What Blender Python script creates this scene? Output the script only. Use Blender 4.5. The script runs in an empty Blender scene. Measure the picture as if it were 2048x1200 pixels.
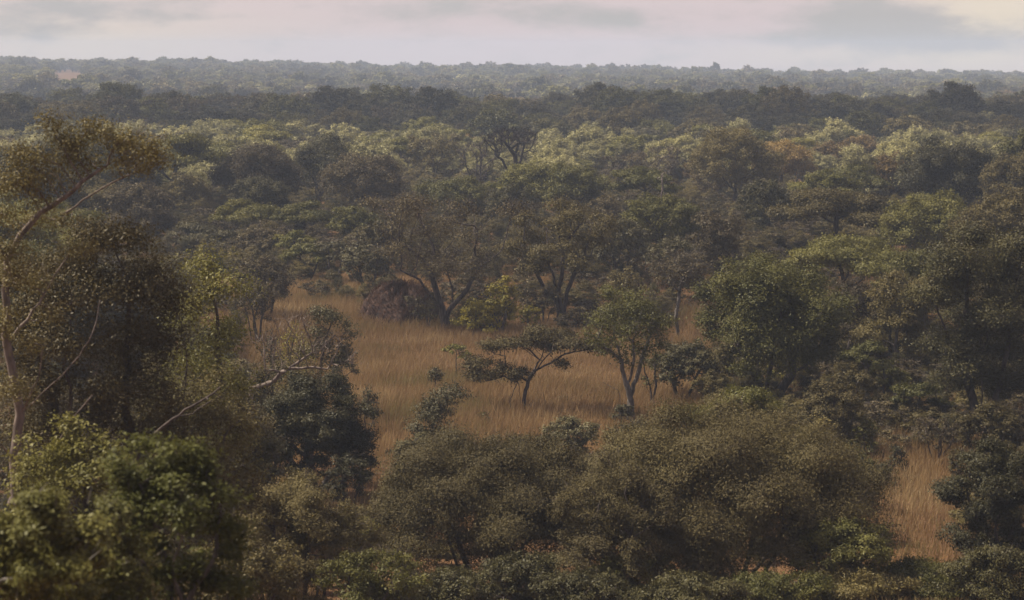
import bpy, math, numpy as np
from mathutils import Vector
scene = bpy.context.scene
COL = scene.collection
PI = math.pi

# ------------------------------------------------------------------ camera model
FPX, EYE = 4817.0, 17.0
PITCH = math.atan(500 / FPX)
CP, SP = math.cos(PITCH), math.sin(PITCH)

def ray(u, v):
    cx, cy = (u - 1024) / FPX, (600 - v) / FPX
    dy, dz = CP + cy * SP, -SP + cy * CP
    return cx / dy, dz / dy

def at(u, v, d):
    sx, sz = ray(u, v)
    return np.array((sx * d, d, EYE + sz * d))

def project(x, y, z):
    dz = z - EYE
    f = y * CP - dz * SP
    return 1024 + FPX * x / f, 600 - FPX * (y * SP + dz * CP) / f

# ------------------------------------------------------------------ terrain
HILL_D = [-60, 0, 10, 20, 30, 45, 60, 75, 90, 5000]
HILL_Z = [15.4, 15.3, 13.4, 11.2, 8.8, 5.5, 2.3, 0.15, 0, 0]

def sstep(a, b, x):
    t = np.clip((x - a) / (b - a), 0, 1)
    return t * t * (3 - 2 * t)

def gz(x, y):
    x, y = np.asarray(x, float), np.asarray(y, float)
    z = np.interp(y, HILL_D, HILL_Z)
    f = sstep(85, 160, y)
    z = z + f * (0.16 * np.sin(x * 0.11 + 1.3) * np.cos(y * 0.07) + 0.1 * np.sin(x * 0.045 - y * 0.06))
    z = z - 6.0 * sstep(420, 720, y)
    top = 8.6 - 12.0 * np.clip((x + 380) / 760, -0.3, 1.3)
    z = z + top * sstep(740, 1750, y) + sstep(700, 1500, y) * (0.7 * np.sin(x * 0.021 + 0.4) + 0.5 * np.sin(y * 0.013 + x * 0.008))
    z = z - 0.012 * np.clip(y - 1900, 0, None)
    return z

# ------------------------------------------------------------------ materials
def new_mat(name):
    m = bpy.data.materials.new(name)
    m.use_nodes = True
    nt = m.node_tree
    nt.nodes.clear()
    return m, nt, nt.nodes, nt.links

def leaf_mat(name, a, b, trans=0.22, spec=0.35, rough=0.5, isl=0.3):
    m, nt, N, L = new_mat(name)
    out = N.new('ShaderNodeOutputMaterial')
    geo = N.new('ShaderNodeNewGeometry')
    oi = N.new('ShaderNodeObjectInfo')
    tc = N.new('ShaderNodeTexCoord')
    noi = N.new('ShaderNodeTexNoise'); noi.inputs['Scale'].default_value = 0.55; noi.inputs['Detail'].default_value = 1.0
    L.new(tc.outputs['Object'], noi.inputs['Vector'])
    s1 = N.new('ShaderNodeMath'); s1.operation = 'MULTIPLY_ADD'
    L.new(noi.outputs['Fac'], s1.inputs[0]); s1.inputs[1].default_value = 1.7; s1.inputs[2].default_value = -0.6
    s2 = N.new('ShaderNodeMath'); s2.operation = 'MULTIPLY_ADD'
    L.new(geo.outputs['Random Per Island'], s2.inputs[0]); s2.inputs[1].default_value = isl; L.new(s1.outputs[0], s2.inputs[2])
    s3 = N.new('ShaderNodeMath'); s3.operation = 'MULTIPLY_ADD'; s3.use_clamp = True
    L.new(oi.outputs['Random'], s3.inputs[0]); s3.inputs[1].default_value = 0.5
    s4 = N.new('ShaderNodeMath'); s4.operation = 'SUBTRACT'; L.new(s2.outputs[0], s4.inputs[0]); s4.inputs[1].default_value = 0.3
    L.new(s4.outputs[0], s3.inputs[2])
    mix = N.new('ShaderNodeMix'); mix.data_type = 'RGBA'
    L.new(s3.outputs[0], mix.inputs['Factor'])
    mix.inputs['A'].default_value = (*a, 1); mix.inputs['B'].default_value = (*b, 1)
    hsv = N.new('ShaderNodeHueSaturation')
    L.new(mix.outputs['Result'], hsv.inputs['Color'])
    v1 = N.new('ShaderNodeMath'); v1.operation = 'MULTIPLY_ADD'
    L.new(oi.outputs['Random'], v1.inputs[0]); v1.inputs[1].default_value = 0.55; v1.inputs[2].default_value = 0.72
    L.new(v1.outputs[0], hsv.inputs['Value'])
    p = N.new('ShaderNodeBsdfPrincipled')
    p.inputs['Roughness'].default_value = rough
    p.inputs['Specular IOR Level'].default_value = spec
    L.new(hsv.outputs['Color'], p.inputs['Base Color'])
    t = N.new('ShaderNodeBsdfTranslucent')
    L.new(hsv.outputs['Color'], t.inputs['Color'])
    ms = N.new('ShaderNodeMixShader'); ms.inputs[0].default_value = trans
    L.new(p.outputs[0], ms.inputs[1]); L.new(t.outputs[0], ms.inputs[2])
    L.new(ms.outputs[0], out.inputs['Surface'])
    return m

def bark_mat(name, a, b):
    m, nt, N, L = new_mat(name)
    out = N.new('ShaderNodeOutputMaterial')
    tc = N.new('ShaderNodeTexCoord')
    mp = N.new('ShaderNodeMapping'); mp.inputs['Scale'].default_value = (5, 5, 2.0)
    L.new(tc.outputs['Object'], mp.inputs['Vector'])
    noi = N.new('ShaderNodeTexNoise'); noi.inputs['Scale'].default_value = 1.6; noi.inputs['Detail'].default_value = 4
    L.new(mp.outputs[0], noi.inputs['Vector'])
    cr = N.new('ShaderNodeValToRGB')
    cr.color_ramp.elements[0].position = 0.35; cr.color_ramp.elements[0].color = (*a, 1)
    cr.color_ramp.elements[1].position = 0.68; cr.color_ramp.elements[1].color = (*b, 1)
    L.new(noi.outputs['Fac'], cr.inputs[0])
    p = N.new('ShaderNodeBsdfPrincipled'); p.inputs['Roughness'].default_value = 0.9
    p.inputs['Specular IOR Level'].default_value = 0.15
    L.new(cr.outputs[0], p.inputs['Base Color'])
    bm = N.new('ShaderNodeBump'); bm.inputs['Strength'].default_value = 0.5; bm.inputs['Distance'].default_value = 0.03
    L.new(noi.outputs['Fac'], bm.inputs['Height']); L.new(bm.outputs[0], p.inputs['Normal'])
    L.new(p.outputs[0], out.inputs['Surface'])
    return m

LEAF = {
    'olive':  leaf_mat('olive_leaves', (0.094, 0.075, 0.030), (0.140, 0.112, 0.038), spec=.12),
    'green':  leaf_mat('green_leaves', (0.080, 0.078, 0.024), (0.142, 0.128, 0.034), spec=.12),
    'bright': leaf_mat('bright_green_leaves', (0.112, 0.108, 0.027), (0.190, 0.164, 0.038), 0.28, .15),
    'grey':   leaf_mat('grey_olive_leaves', (0.082, 0.066, 0.031), (0.122, 0.099, 0.041), 0.2, 0.08, 0.6, 0.12),
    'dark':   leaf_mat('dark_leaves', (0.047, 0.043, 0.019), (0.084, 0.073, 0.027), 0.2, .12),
    'teal':   leaf_mat('dull_bluish_leaves', (0.070, 0.062, 0.031), (0.112, 0.096, 0.042), 0.2, 0.15, 0.55),
    'fresh':  leaf_mat('fresh_green_leaves', (0.098, 0.102, 0.027), (0.165, 0.153, 0.036), 0.3, .12),
    'khaki':  leaf_mat('brownish_olive_leaves', (0.088, 0.068, 0.028), (0.140, 0.108, 0.036), 0.25, .12),
    'yellow': leaf_mat('yellowing_leaves', (0.17, 0.150, 0.028), (0.36, 0.285, 0.034), 0.3, .15),
    'brown':  leaf_mat('brownish_leaves', (0.078, 0.060, 0.034), (0.122, 0.097, 0.044), 0.2, .1),
    'pale':   leaf_mat('sunlit_pale_yellow_green_leaves', (0.185, 0.172, 0.076), (0.275, 0.246, 0.104), 0.28, .15),  # pale kind, lightened further so leaf colour carries some of the belt's sunlight
    'rust':   leaf_mat('russet_leaves', (0.13, 0.085, 0.032), (0.22, 0.15, 0.045), 0.28, .12),
}
BARK = {
    'brown': bark_mat('brown_bark', (0.042, 0.033, 0.031), (0.105, 0.085, 0.077)),
    'grey':  bark_mat('grey_bark', (0.075, 0.065, 0.058), (0.17, 0.15, 0.135)),
    'pale':  bark_mat('pale_bark', (0.085, 0.066, 0.057), (0.21, 0.168, 0.145)),
    'black': bark_mat('blackened_bark', (0.018, 0.013, 0.013), (0.045, 0.034, 0.033)),
}

# ------------------------------------------------------------------ mesh helper
def mesh_quads(name, V, Q, mats, mi=None, smooth=None):
    V = np.ascontiguousarray(V, np.float32); Q = np.ascontiguousarray(Q, np.int32)
    me = bpy.data.meshes.new(name)
    me.vertices.add(len(V)); me.vertices.foreach_set('co', V.ravel())
    me.loops.add(Q.size); me.loops.foreach_set('vertex_index', Q.ravel())
    me.polygons.add(len(Q))
    me.polygons.foreach_set('loop_start', np.arange(0, Q.size, 4, dtype=np.int32))
    for m in mats: me.materials.append(m)
    if mi is not None: me.polygons.foreach_set('material_index', np.ascontiguousarray(mi, np.int32))
    if smooth is not None: me.polygons.foreach_set('use_smooth', np.ascontiguousarray(smooth, bool))
    me.update(calc_edges=True)
    return me

def link(name, me, parent=None):
    o = bpy.data.objects.new(name, me); COL.objects.link(o)
    if parent is not None: o.parent = parent
    return o

def tag(o, label, cat, group=None, kind=None):
    o['label'] = label; o['category'] = cat
    if group: o['group'] = group
    if kind: o['kind'] = kind
    return o

def norm(a):
    return a / np.maximum(np.linalg.norm(a, axis=-1, keepdims=True), 1e-9)

# ------------------------------------------------------------------ tree growth
def colonize(polys, A, step, rng, trop=(0, 0, 0.12), maxit=110, kill=1.25):
    P, par, wood = [], [], []
    for pl in polys:
        pl = np.asarray(pl, float)
        if P:
            d = np.linalg.norm(np.array(P) - pl[0], axis=1); k = int(d.argmin())
            last = k if d[k] < 0.6 * step + 0.12 else None
        else:
            last = None
        if last is None:
            P.append(pl[0]); par.append(-1 if not P[1:] else -2); wood.append(True); last = len(P) - 1
            if par[-1] == -2: par[-1] = -1
        for a, b in zip(pl[:-1], pl[1:]):
            n = max(1, int(round(np.linalg.norm(b - a) / step)))
            for i in range(1, n + 1):
                q = a + (b - a) * i / n
                if i < n: q = q + rng.normal(0, 0.07 * step, 3)
                P.append(q); par.append(last); wood.append(True); last = len(P) - 1
    cap = 7000
    pos = np.zeros((cap, 3)); n = len(P); pos[:n] = P
    A = np.asarray(A, float)
    if len(A):
        D = np.linalg.norm(A[:, None] - pos[None, :n], axis=2)
        # polylines that start as trunks near the ground should not sprout there
        bi, bd = D.argmin(1), D.min(1)
        alive = bd > step * kill
        nch = {}
        for it in range(maxit):
            idx = np.nonzero(alive)[0]
            if not len(idx) or n > cap - 600: break
            dirs = norm(A[idx] - pos[bi[idx]])
            tgt, inv = np.unique(bi[idx], return_inverse=True)
            acc = np.zeros((len(tgt), 3)); np.add.at(acc, inv, dirs)
            acc = norm(acc) + np.array(trop) + rng.normal(0, 0.14, acc.shape)
            newp = pos[tgt] + step * norm(acc)
            keep = np.array([nch.get(int(t), 0) < 3 for t in tgt])
            stuck = idx[~keep[inv]]
            alive[stuck] = False
            tgt, newp = tgt[keep], newp[keep]
            if not len(tgt): break
            m = len(newp)
            pos[n:n + m] = newp
            for t in tgt:
                par.append(int(t)); wood.append(False); nch[int(t)] = nch.get(int(t), 0) + 1
            act = np.nonzero(alive)[0]
            D = np.linalg.norm(A[act][:, None] - newp[None], axis=2)
            j, dmin = D.argmin(1), D.min(1)
            better = dmin < bd[act]
            bd[act[better]] = dmin[better]; bi[act[better]] = n + j[better]
            alive[act] = bd[act] > step * kill
            n += m
    return pos[:n].copy(), np.array(par), np.array(wood)

def radii(par, tr, r0):
    n = len(par)
    tips = np.zeros(n); has = np.zeros(n, bool)
    for i in range(n - 1, -1, -1):
        if not has[i]: tips[i] = max(tips[i], 1)
        p = par[i]
        if p >= 0: tips[p] += tips[i]; has[p] = True
    roots = np.nonzero(par < 0)[0]
    big = tips[roots].max()
    e = math.log(max(big, 3)) / math.log(max(tr / r0, 1.5))
    r = r0 * tips ** (1 / e)
    hgt = np.zeros(n)
    for i in range(n - 1, -1, -1):
        if par[i] >= 0: hgt[par[i]] = max(hgt[par[i]], hgt[i] + 1)
    return r, tips, hgt

def tubes(pos, par, r, sides, flare=True):
    n = len(pos)
    main = -np.ones(n, int); best = np.zeros(n)
    for i in range(n):
        p = par[i]
        if p >= 0 and r[i] > best[p]: best[p] = r[i]; main[p] = i
    d = np.zeros((n, 3))
    for i in range(n):
        if par[i] >= 0: d[i] = pos[i] - pos[par[i]]
        if main[i] >= 0: d[i] = norm(d[i]) + norm(pos[main[i]] - pos[i])
    d = norm(d)
    edges = np.nonzero(par >= 0)[0]
    side = np.array([main[par[i]] != i for i in edges])
    ex = edges[side]
    C = np.concatenate([pos, pos[par[ex]]]); T = np.concatenate([d, norm(pos[ex] - pos[par[ex]])])
    RR = np.concatenate([r, r[ex] * 1.1])
    start = par[edges].copy(); start[side] = n + np.arange(len(ex))
    if flare:
        for k in np.nonzero(par < 0)[0]: RR[k] *= 1.45
    ref = np.where(np.abs(T[:, :1]) < 0.9, np.array([[1.0, 0, 0]]), np.array([[0, 1.0, 0]]))
    a = norm(np.cross(T, ref)); b = np.cross(T, a)
    ang = np.arange(sides) * 2 * PI / sides
    V = C[:, None] + RR[:, None, None] * (a[:, None] * np.cos(ang)[None, :, None] + b[:, None] * np.sin(ang)[None, :, None])
    k = np.arange(sides); k2 = (k + 1) % sides
    Q = np.stack([start[:, None] * sides + k, start[:, None] * sides + k2, edges[:, None] * sides + k2, edges[:, None] * sides + k], -1)
    return V.reshape(-1, 3), Q.reshape(-1, 4)

def leaf_cards(cen, n_per, sig, L, asp, up, rng, out=None, tdir=None):
    P = np.repeat(cen, n_per, 0)
    n = len(P)
    P = P + rng.normal(0, 1, (n, 3)) * np.asarray(sig)
    N = rng.normal(0, .62, (n, 3)) + np.array([0, 0, up * .6])
    if out is not None: N += 1.1 * norm(P - np.repeat(out, n_per, 0))
    N = norm(N)
    T = rng.normal(0, 1, (n, 3))
    if tdir is not None: T += np.asarray(tdir)
    T = norm(T - N * (T * N).sum(1, keepdims=True))
    B = np.cross(N, T)
    l = L * rng.uniform(0.65, 1.35, (n, 1)); w = l * asp * rng.uniform(0.8, 1.2, (n, 1))
    V = np.stack([P - T * l / 2, P + B * w / 2 - T * l * 0.05 + N * w * 0.18, P + T * l / 2, P - B * w / 2 - T * l * 0.05 + N * w * 0.18], 1)
    return V.reshape(-1, 3), np.arange(4 * n).reshape(-1, 4)

def twig_cards(cen, n_per, length, width, out, rng, up=0.3):
    P = np.repeat(cen, n_per, 0)
    n = len(P)
    P = P + rng.normal(0, 0.1, (n, 3))
    T = norm(norm(P - out) * 0.8 + rng.normal(0, 0.6, (n, 3)) + np.array([0, 0, up]))
    B = norm(np.cross(T, rng.normal(0, 1, (n, 3))))
    l = length * rng.uniform(0.5, 1.3, (n, 1)); w = width * rng.uniform(0.7, 1.2, (n, 1))
    V = np.stack([P - B * w / 2, P + B * w / 2, P + T * l + B * w * 0.15, P + T * l - B * w * 0.15], 1)
    return V.reshape(-1, 3), np.arange(4 * n).reshape(-1, 4)

def lobes(style, h, rw, rd, cb, rng):
    """attractor blobs: (centre, radii) in the tree's own frame"""
    zb = cb * h
    B = []
    if style == 'dome':
        B.append(((0, 0, zb + (h - zb) * 0.45), (rw * .78, rd * .78, (h - zb) * .45)))
        for i in range(22):
            z = 1.0 - 1.5 * (i + .5) / 22; a = i * 2.4 + rng.uniform(-.5, .5)
            q = math.sqrt(max(0, 1 - z * z)) if z > 0 else 1.0
            f = rng.uniform(0.58, 0.8)
            s = rng.uniform(0.17, 0.33)
            B.append(((rw * f * q * math.cos(a), rd * f * q * math.sin(a), zb + (h - zb) * (0.45 + 0.42 * z * rng.uniform(.8, 1.1))), (rw * s, rd * s, (h - zb) * s * 0.55)))
        for i in range(11):
            z = rng.uniform(-.1, .98); a = rng.uniform(0, 6.28); q = math.sqrt(1 - z * z)
            s = rng.uniform(.06, .13); f = rng.uniform(.92, 1.04)
            B.append(((rw * f * q * math.cos(a), rd * f * q * math.sin(a), zb + (h - zb) * (.45 + .5 * z)), (rw * s, rd * s, (h - zb) * s * .7)))
    elif style == 'flat':
        for i in range(11):
            a = i * 2.4 + rng.uniform(-.4, .4); q = math.sqrt((i + 0.4) / 11) * 0.8
            z = h * 0.95 - (h - zb) * (0.75 * q * q + rng.uniform(0, 0.35))
            s = rng.uniform(0.26, 0.42)
            B.append(((rw * q * math.cos(a), rd * q * math.sin(a), z), (rw * s, rd * s, h * 0.05)))
    elif style == 'vase':
        for i in range(26):
            t = rng.uniform(0.15, 1.0); a = i * 2.4; q = (0.25 + 0.65 * t ** 0.6) * rng.uniform(0.35, 1.0)
            z = zb + (h - zb) * (t * 0.97 - 0.28 * max(0, q - 0.4) * t)
            B.append(((rw * q * math.cos(a), rd * q * math.sin(a), z), (rw * .2, rd * .2, (h - zb) * .1)))
    elif style == 'shrub':
        B.append(((0, 0, zb + (h - zb) * 0.42), (rw * .7, rd * .7, (h - zb) * .42)))
        for i in range(18):
            a = i * 2.4 + rng.uniform(-.4, .4); q = math.sqrt((i + 0.3) / 18) * 0.75
            z = zb + (h - zb) * (0.86 - 0.5 * q * q - (rng.uniform(0, 0.5) if i % 2 else 0))
            s = rng.uniform(0.17, 0.33)
            B.append(((rw * q * math.cos(a), rd * q * math.sin(a), z), (rw * s, rd * s, (h - zb) * s * 0.6)))
    elif style == 'tall':
        for i in range(15):
            t = (i + 0.5) / 15; a = i * 2.4 + rng.uniform(-.6, .6); q = rng.uniform(0.25, 0.7) * (1 - 0.35 * t)
            s = rng.uniform(0.28, 0.42)
            B.append(((rw * q * math.cos(a), rd * q * math.sin(a), zb + (h - zb) * (0.06 + 0.86 * t)), (rw * s, rd * s, rw * s * 0.6)))
    # fit the clumps to the outline asked for
    x0 = min(c[0] - r[0] for c, r in B); x1 = max(c[0] + r[0] for c, r in B); zt = max(c[2] + r[2] for c, r in B)
    fx = 2 * rw / (x1 - x0); mx = (x0 + x1) / 2; fz = (h * 1.0) / zt
    return [(((c[0] - mx) * fx, c[1], c[2] * fz), (r[0] * fx, r[1], r[2] * fz)) for c, r in B]

def sample_blobs(B, n, rng):
    vol = np.array([r[0] * r[1] * max(r[2], 0.1) for _, r in B]); vol = vol ** 0.7
    cnt = np.maximum(2, (n * vol / vol.sum()).astype(int))
    out = []; cc = []
    for (c, r), k in zip(B, cnt):
        q = norm(rng.normal(0, 1, (k, 3)) + np.array([0, 0, 0.35])) * rng.uniform(0, 1, (k, 1)) ** 0.33
        out.append(np.array(c) + q * np.array(r)); cc.append(np.repeat(np.array([c]) - np.array([[0, 0, r[2] * .4]]), k, 0))
    return np.concatenate(out), np.concatenate(cc)

def grow(seed, h, rw, rd=None, style='dome', cb=0.3, stems=1, trunk=None, lai=3.2, leaf=0.14, asp=0.45, twigs=3,
         twig_w=0.016, natt=None, up=0.9, sides=6, polys=None, blobs=None, lean=0.0, tdir=None, sig=None, step=None, fill=0.5, r0=0.012):
    rng = np.random.default_rng(seed)
    rd = rd or rw
    B = blobs if blobs is not None else lobes(style, h, rw, rd, cb, rng)
    n = natt or int(np.clip(55 * (rw * rd) ** 0.75, 60, 520))
    A, _ = sample_blobs(B, n, rng)
    size = max(h * 0.5, rw)
    step = step or float(np.clip(size * 0.075, 0.07, 0.42))
    A = A[A[:, 2] > 0.08 * h]
    tr = trunk or float(np.clip(0.028 * h + 0.012 * rw, 0.02, 0.4))
    if polys is None:
        polys = []
        lo = A[:, 2].min()
        for s in range(stems):
            a = s * 2 * PI / stems + rng.uniform(-.5, .5)
            sp = 0 if stems == 1 else 1
            th = min(cb * h * rng.uniform(0.75, 1.0), 0.8 * h) if stems == 1 else h * rng.uniform(0.25, 0.42)
            b = np.array((0.06 * rw * math.cos(a) * sp, 0.06 * rw * math.sin(a) * sp, -0.15))
            e = np.array((lean * h + sp * rw * 0.3 * math.cos(a), sp * rd * 0.3 * math.sin(a), max(th, 0.12 * h)))
            mid = (b + e) / 2 + np.array((rng.normal(0, .05) * h * (1 - sp * .5), rng.normal(0, .04) * h * (1 - sp * .5), 0))
            polys.append([b, mid, e])
    pos, par, wood = colonize(polys, A, step, rng)
    r, tips, hgt = radii(par, tr, r0)
    V, Q = tubes(pos, par, r, sides)
    res = {'wood': (V, Q)}
    c = pos[(hgt <= 2) & ~wood]
    if len(c) < 5: c = A
    c0 = np.array((0, 0, (cb * h + h) * 0.42))
    if lai > 0:
        area = PI * rw * rd
        total = int(lai * area / (0.5 * leaf * leaf * asp))
        BC = np.array([q[0] for q in B]); BR = np.array([q[1] for q in B])
        near = (np.linalg.norm((c[:, None] - BC[None]) / np.maximum(BR, .05)[None], axis=2) + (BR.prod(1) > 6 * np.median(BR.prod(1))) * 1.0).argmin(1)
        cc = BC[near]
        if fill > 0:
            f, fc = sample_blobs(B, int(len(c) * fill / (1 - fill)), rng)
            c = np.concatenate([c, f]); cc = np.concatenate([cc, fc])
        ok = c[:, 2] > 0.03 * h
        c, cc = c[ok], cc[ok]
        if total < len(c):
            pm = rng.permutation(len(c))[:max(total, 5)]; c, cc = c[pm], cc[pm]
        per = max(1, int(round(total / len(c))))
        sg = sig if sig is not None else (step * 0.85, step * 0.85, step * 0.5)
        res['leaves'] = leaf_cards(c, per, sg, leaf, asp, up, rng, cc, tdir)
    if twigs:
        res['twigs'] = twig_cards(c, twigs, step * 1.6, twig_w, c0, rng)
    return res

def crown_mesh(res, lm, bm):
    Vs, Qs, M, o = [], [], [], 0
    for k, i in (('leaves', 0), ('twigs', 1)):
        if k in res:
            V, Q = res[k]; Vs.append(V); Qs.append(Q + o); o += len(V); M.append(np.full(len(Q), i))
    return mesh_quads('crown', np.concatenate(Vs), np.concatenate(Qs), [lm, bm], np.concatenate(M))

def single_mesh(res, lm, bm):
    Vs, Qs, M, o = [], [], [], 0
    for k, i in (('leaves', 0), ('twigs', 1), ('wood', 1)):
        if k in res:
            V, Q = res[k]; Vs.append(V); Qs.append(Q + o); o += len(V); M.append(np.full(len(Q), i))
    return mesh_quads('tree', np.concatenate(Vs), np.concatenate(Qs), [lm, bm], np.concatenate(M))

OCC = []      # occupied discs (x, y, r)
MARKS = []    # landmarks for labels: (u, v, depth, phrase)
SPOT = []

def plant(name, cat, label, u, vt, w, d, mat='olive', bark='brown', lm=None, group=None, zb=None, seed=None, vbase=None, **kw):
    """one tree or shrub: u = trunk column, vt = crown top, w = crown width, all in photo pixels at distance d"""
    x = at(u, 600, d)[0]
    z0 = float(gz(x, d))
    if zb is not None: z0 = zb
    h = float(at(u, vt, d)[2] - z0)
    rw = w / FPX * d / 2
    seed = seed if seed is not None else int(u * 7 + vt * 13 + d)
    kw.setdefault('leaf', float(np.clip(0.0011 * d, 0.07, 0.2)))
    kw.setdefault('twig_w', float(np.clip(0.00013 * d, 0.012, 0.03)))
    base = np.array((x, d, z0))
    if 'ppolys' in kw:
        kw['polys'] = [[at(p[0], p[1], d + (p[2] if len(p) > 2 else 0)) - base for p in pl] for pl in kw.pop('ppolys')]
    if 'pblobs' in kw:
        kw['blobs'] = [(at(b[0], b[1], d + (b[4] if len(b) > 4 else 0)) - base, (b[2] * d / FPX, b[2] * d / FPX, b[3] * d / FPX)) for b in kw.pop('pblobs')]
    res = grow(seed, h, rw, **kw)
    e = bpy.data.objects.new(name, None); COL.objects.link(e); e.location = base
    e.empty_display_size = 0.5
    tag(e, label, cat, group)
    tm = mesh_quads('trunk', *res['wood'], [BARK[bark]], smooth=np.ones(len(res['wood'][1]), bool))
    link('trunk', tm, e)
    if 'leaves' in res or ('twigs' in res and len(res['twigs'][1]) > 12):
        nm = 'crown' if 'leaves' in res else 'twigs'
        link(nm, crown_mesh(res, LEAF[mat], BARK[bark]), e)
    OCC.append((x, d, rw * 0.8))
    if lm: MARKS.append((u, project(x, d, z0 + h * 0.75)[1], d, lm))
    SPOT.append((u, vt, d, h, rw))
    return e

# ================================================================== the trees one can name
T, S = 'broadleaf_tree', 'shrub'
# ---- close by, on the slope below the viewpoint
plant('pale_barked_tree', 'tree', 'tall pale-barked tree leaning to the right, its sparse olive crown topping all foreground growth', 40, 235, 420, 46,
      mat='olive', bark='pale', lm='the tall pale-barked tree', seed=11, trunk=0.1, lai=1.15, leaf=0.062, asp=0.4, twigs=2, sides=9, step=0.2,
      ppolys=[[(28, 1010), (28, 930), (40, 830), (14, 690), (12, 600), (14, 525), (40, 470), (80, 425), (120, 400), (165, 362), (215, 330, .3)],
              [(40, 830), (80, 790), (125, 750), (160, 710), (185, 665), (200, 600, .4)],
              [(28, 930), (12, 900, -.3), (-8, 880, -.5), (-30, 820, -.6)],
              [(35, 960, .2), (62, 920, .4), (78, 960, .4), (80, 1010, .5)],
              [(14, 525), (-10, 470, -.3), (-30, 420, -.5)],
              [(62, 920, .4), (115, 885, .5), (150, 830, .6), (185, 790, .7)], [(14, 690), (55, 640, .3), (100, 570, .5), (140, 500, .6)], [(40, 830), (75, 760, -.3), (88, 690, -.4)],
              [(125, 430, .6), (165, 400, .7), (225, 365, .8), (270, 345, .9)]],
      pblobs=[(105, 258, 19, 15), (120, 285, 22, 14), (185, 262, 20, 11, .2), (225, 278, 26, 15, .3), (250, 292, 27, 15, .3), (292, 300, 17, 15, .5),
              (70, 320, 29, 14, -.3), (45, 350, 42, 18, -.4), (20, 375, 38, 16, -.3), (95, 350, 31, 14), (150, 315, 31, 11, .3), (205, 320, 34, 12, .4),
              (60, 445, 38, 16, .3), (20, 500, 34, 18, -.4), (130, 440, 34, 12, .5), (150, 500, 38, 14, .6), (60, 560, 34, 16, .5), (265, 335, 34, 12, .6), (300, 335, 19, 15, .7), (170, 345, 26, 12, .4), (10, 430, 26, 18, -.5), (75, 400, 30, 12, -.4), (40, 300, 19, 10, -.3), (30, 560, 26, 30, -.6), (12, 640, 24, 30, -.5), (62, 690, 26, 26, -.5), (28, 780, 28, 26, -.5), (110, 640, 30, 20, .5), (98, 242, 9, 9), (128, 268, 12, 6), (178, 248, 8, 9), (212, 258, 9, 7), (262, 272, 10, 9), (305, 285, 8, 9), (318, 318, 9, 8), (35, 322, 14, 7), (155, 292, 12, 6), (240, 318, 14, 6)], fill=0.2)
plant(T, 'tree', 'brownish olive leafy tree standing just behind the tall pale trunk at the left edge', 190, 455, 460, 54, mat='khaki', style='dome', cb=0.22, stems=3,
      lai=3.8, leaf=0.075, lm='the brownish olive tree behind the pale trunk', twigs=5, seed=5,
      pblobs=[(120, 520, 70, 26), (190, 480, 60, 22), (250, 470, 45, 18), (310, 535, 50, 26, .5), (90, 600, 70, 34), (180, 580, 80, 36, -.4), (270, 580, 70, 34), (340, 600, 55, 32, .4),
              (60, 690, 80, 36), (150, 680, 80, 40, -.6), (250, 680, 80, 42), (340, 690, 60, 40, .5), (100, 770, 80, 36, -.4), (220, 780, 90, 40, -.4), (80, 850, 90, 36), (200, 860, 90, 36, -.3), (320, 860, 80, 34, .3), (40, 640, 50, 40, .5), (330, 790, 70, 36), (20, 560, 50, 40, .6)])
plant('leaning_tree', 'tree', 'yellow-green upright leafy tree at the left rim of the clearing', 440, 515, 190, 66, mat='bright', style='tall', cb=0.12, stems=2, lai=6, leaf=0.09,
      lm='the upright yellow-green tree', seed=8, twigs=3)
plant(S, 'shrub', 'yellow-green bushy shrub at the foot of the upright yellow-green tree', 372, 620, 190, 60, mat='bright', style='shrub', cb=0.1, stems=4, lai=3.6, leaf=0.085, seed=81)
plant(S, 'shrub', 'brown-olive twiggy shrub above the bright leafy bush in the lower left corner', 400, 720, 260, 55, mat='olive', style='shrub', cb=0.1, stems=5, lai=5, leaf=0.08, seed=82, twigs=6)
plant('broadleaf_bush', 'bush', 'bright green large-leaved bush in the lower left foreground', 320, 850, 350, 29, mat='fresh', bark='grey', style='shrub', cb=0.02, stems=5, lai=8,
      leaf=0.064, asp=0.5, lm='the bright large-leaved bush', seed=21, twigs=2)
plant('broadleaf_bush', 'bush', 'dark green large-leaved bush filling the bottom left corner', 40, 955, 420, 25, mat='green', bark='grey', style='shrub', cb=0.02, stems=6, lai=8,
      leaf=0.064, asp=0.5, lm='the dark bush in the corner', seed=22, twigs=2)
plant('broadleaf_bush', 'bush', 'shadowy green bush between the corner bush and the bright large-leaved bush', 200, 985, 240, 27, mat='green', bark='grey', style='shrub', cb=0.02, stems=5, lai=7.5,
      leaf=0.064, asp=0.5, seed=23, twigs=2)
plant(S, 'shrub', 'yellowish leafy shrub around the foot of the tall pale-barked tree', 130, 815, 330, 42, mat='bright', style='shrub', cb=0.1, stems=5, lai=4.5, leaf=0.08, seed=24, twigs=5)
plant('dead_branch', 'fallen branch', 'grey dead forked branch leaning up out of the scrub at left', 300, 770, 190, 50, bark='brown', lai=0, twigs=0, natt=26, seed=31, trunk=0.032, zb=8.3, step=0.2, lm='the grey dead branch',
      ppolys=[[(310, 868), (345, 838), (385, 812), (428, 786)], [(345, 838, .2), (385, 828, .3), (425, 800, .4)]],
      pblobs=[(445, 775, 30, 15), (425, 800, 30, 12)])
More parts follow.
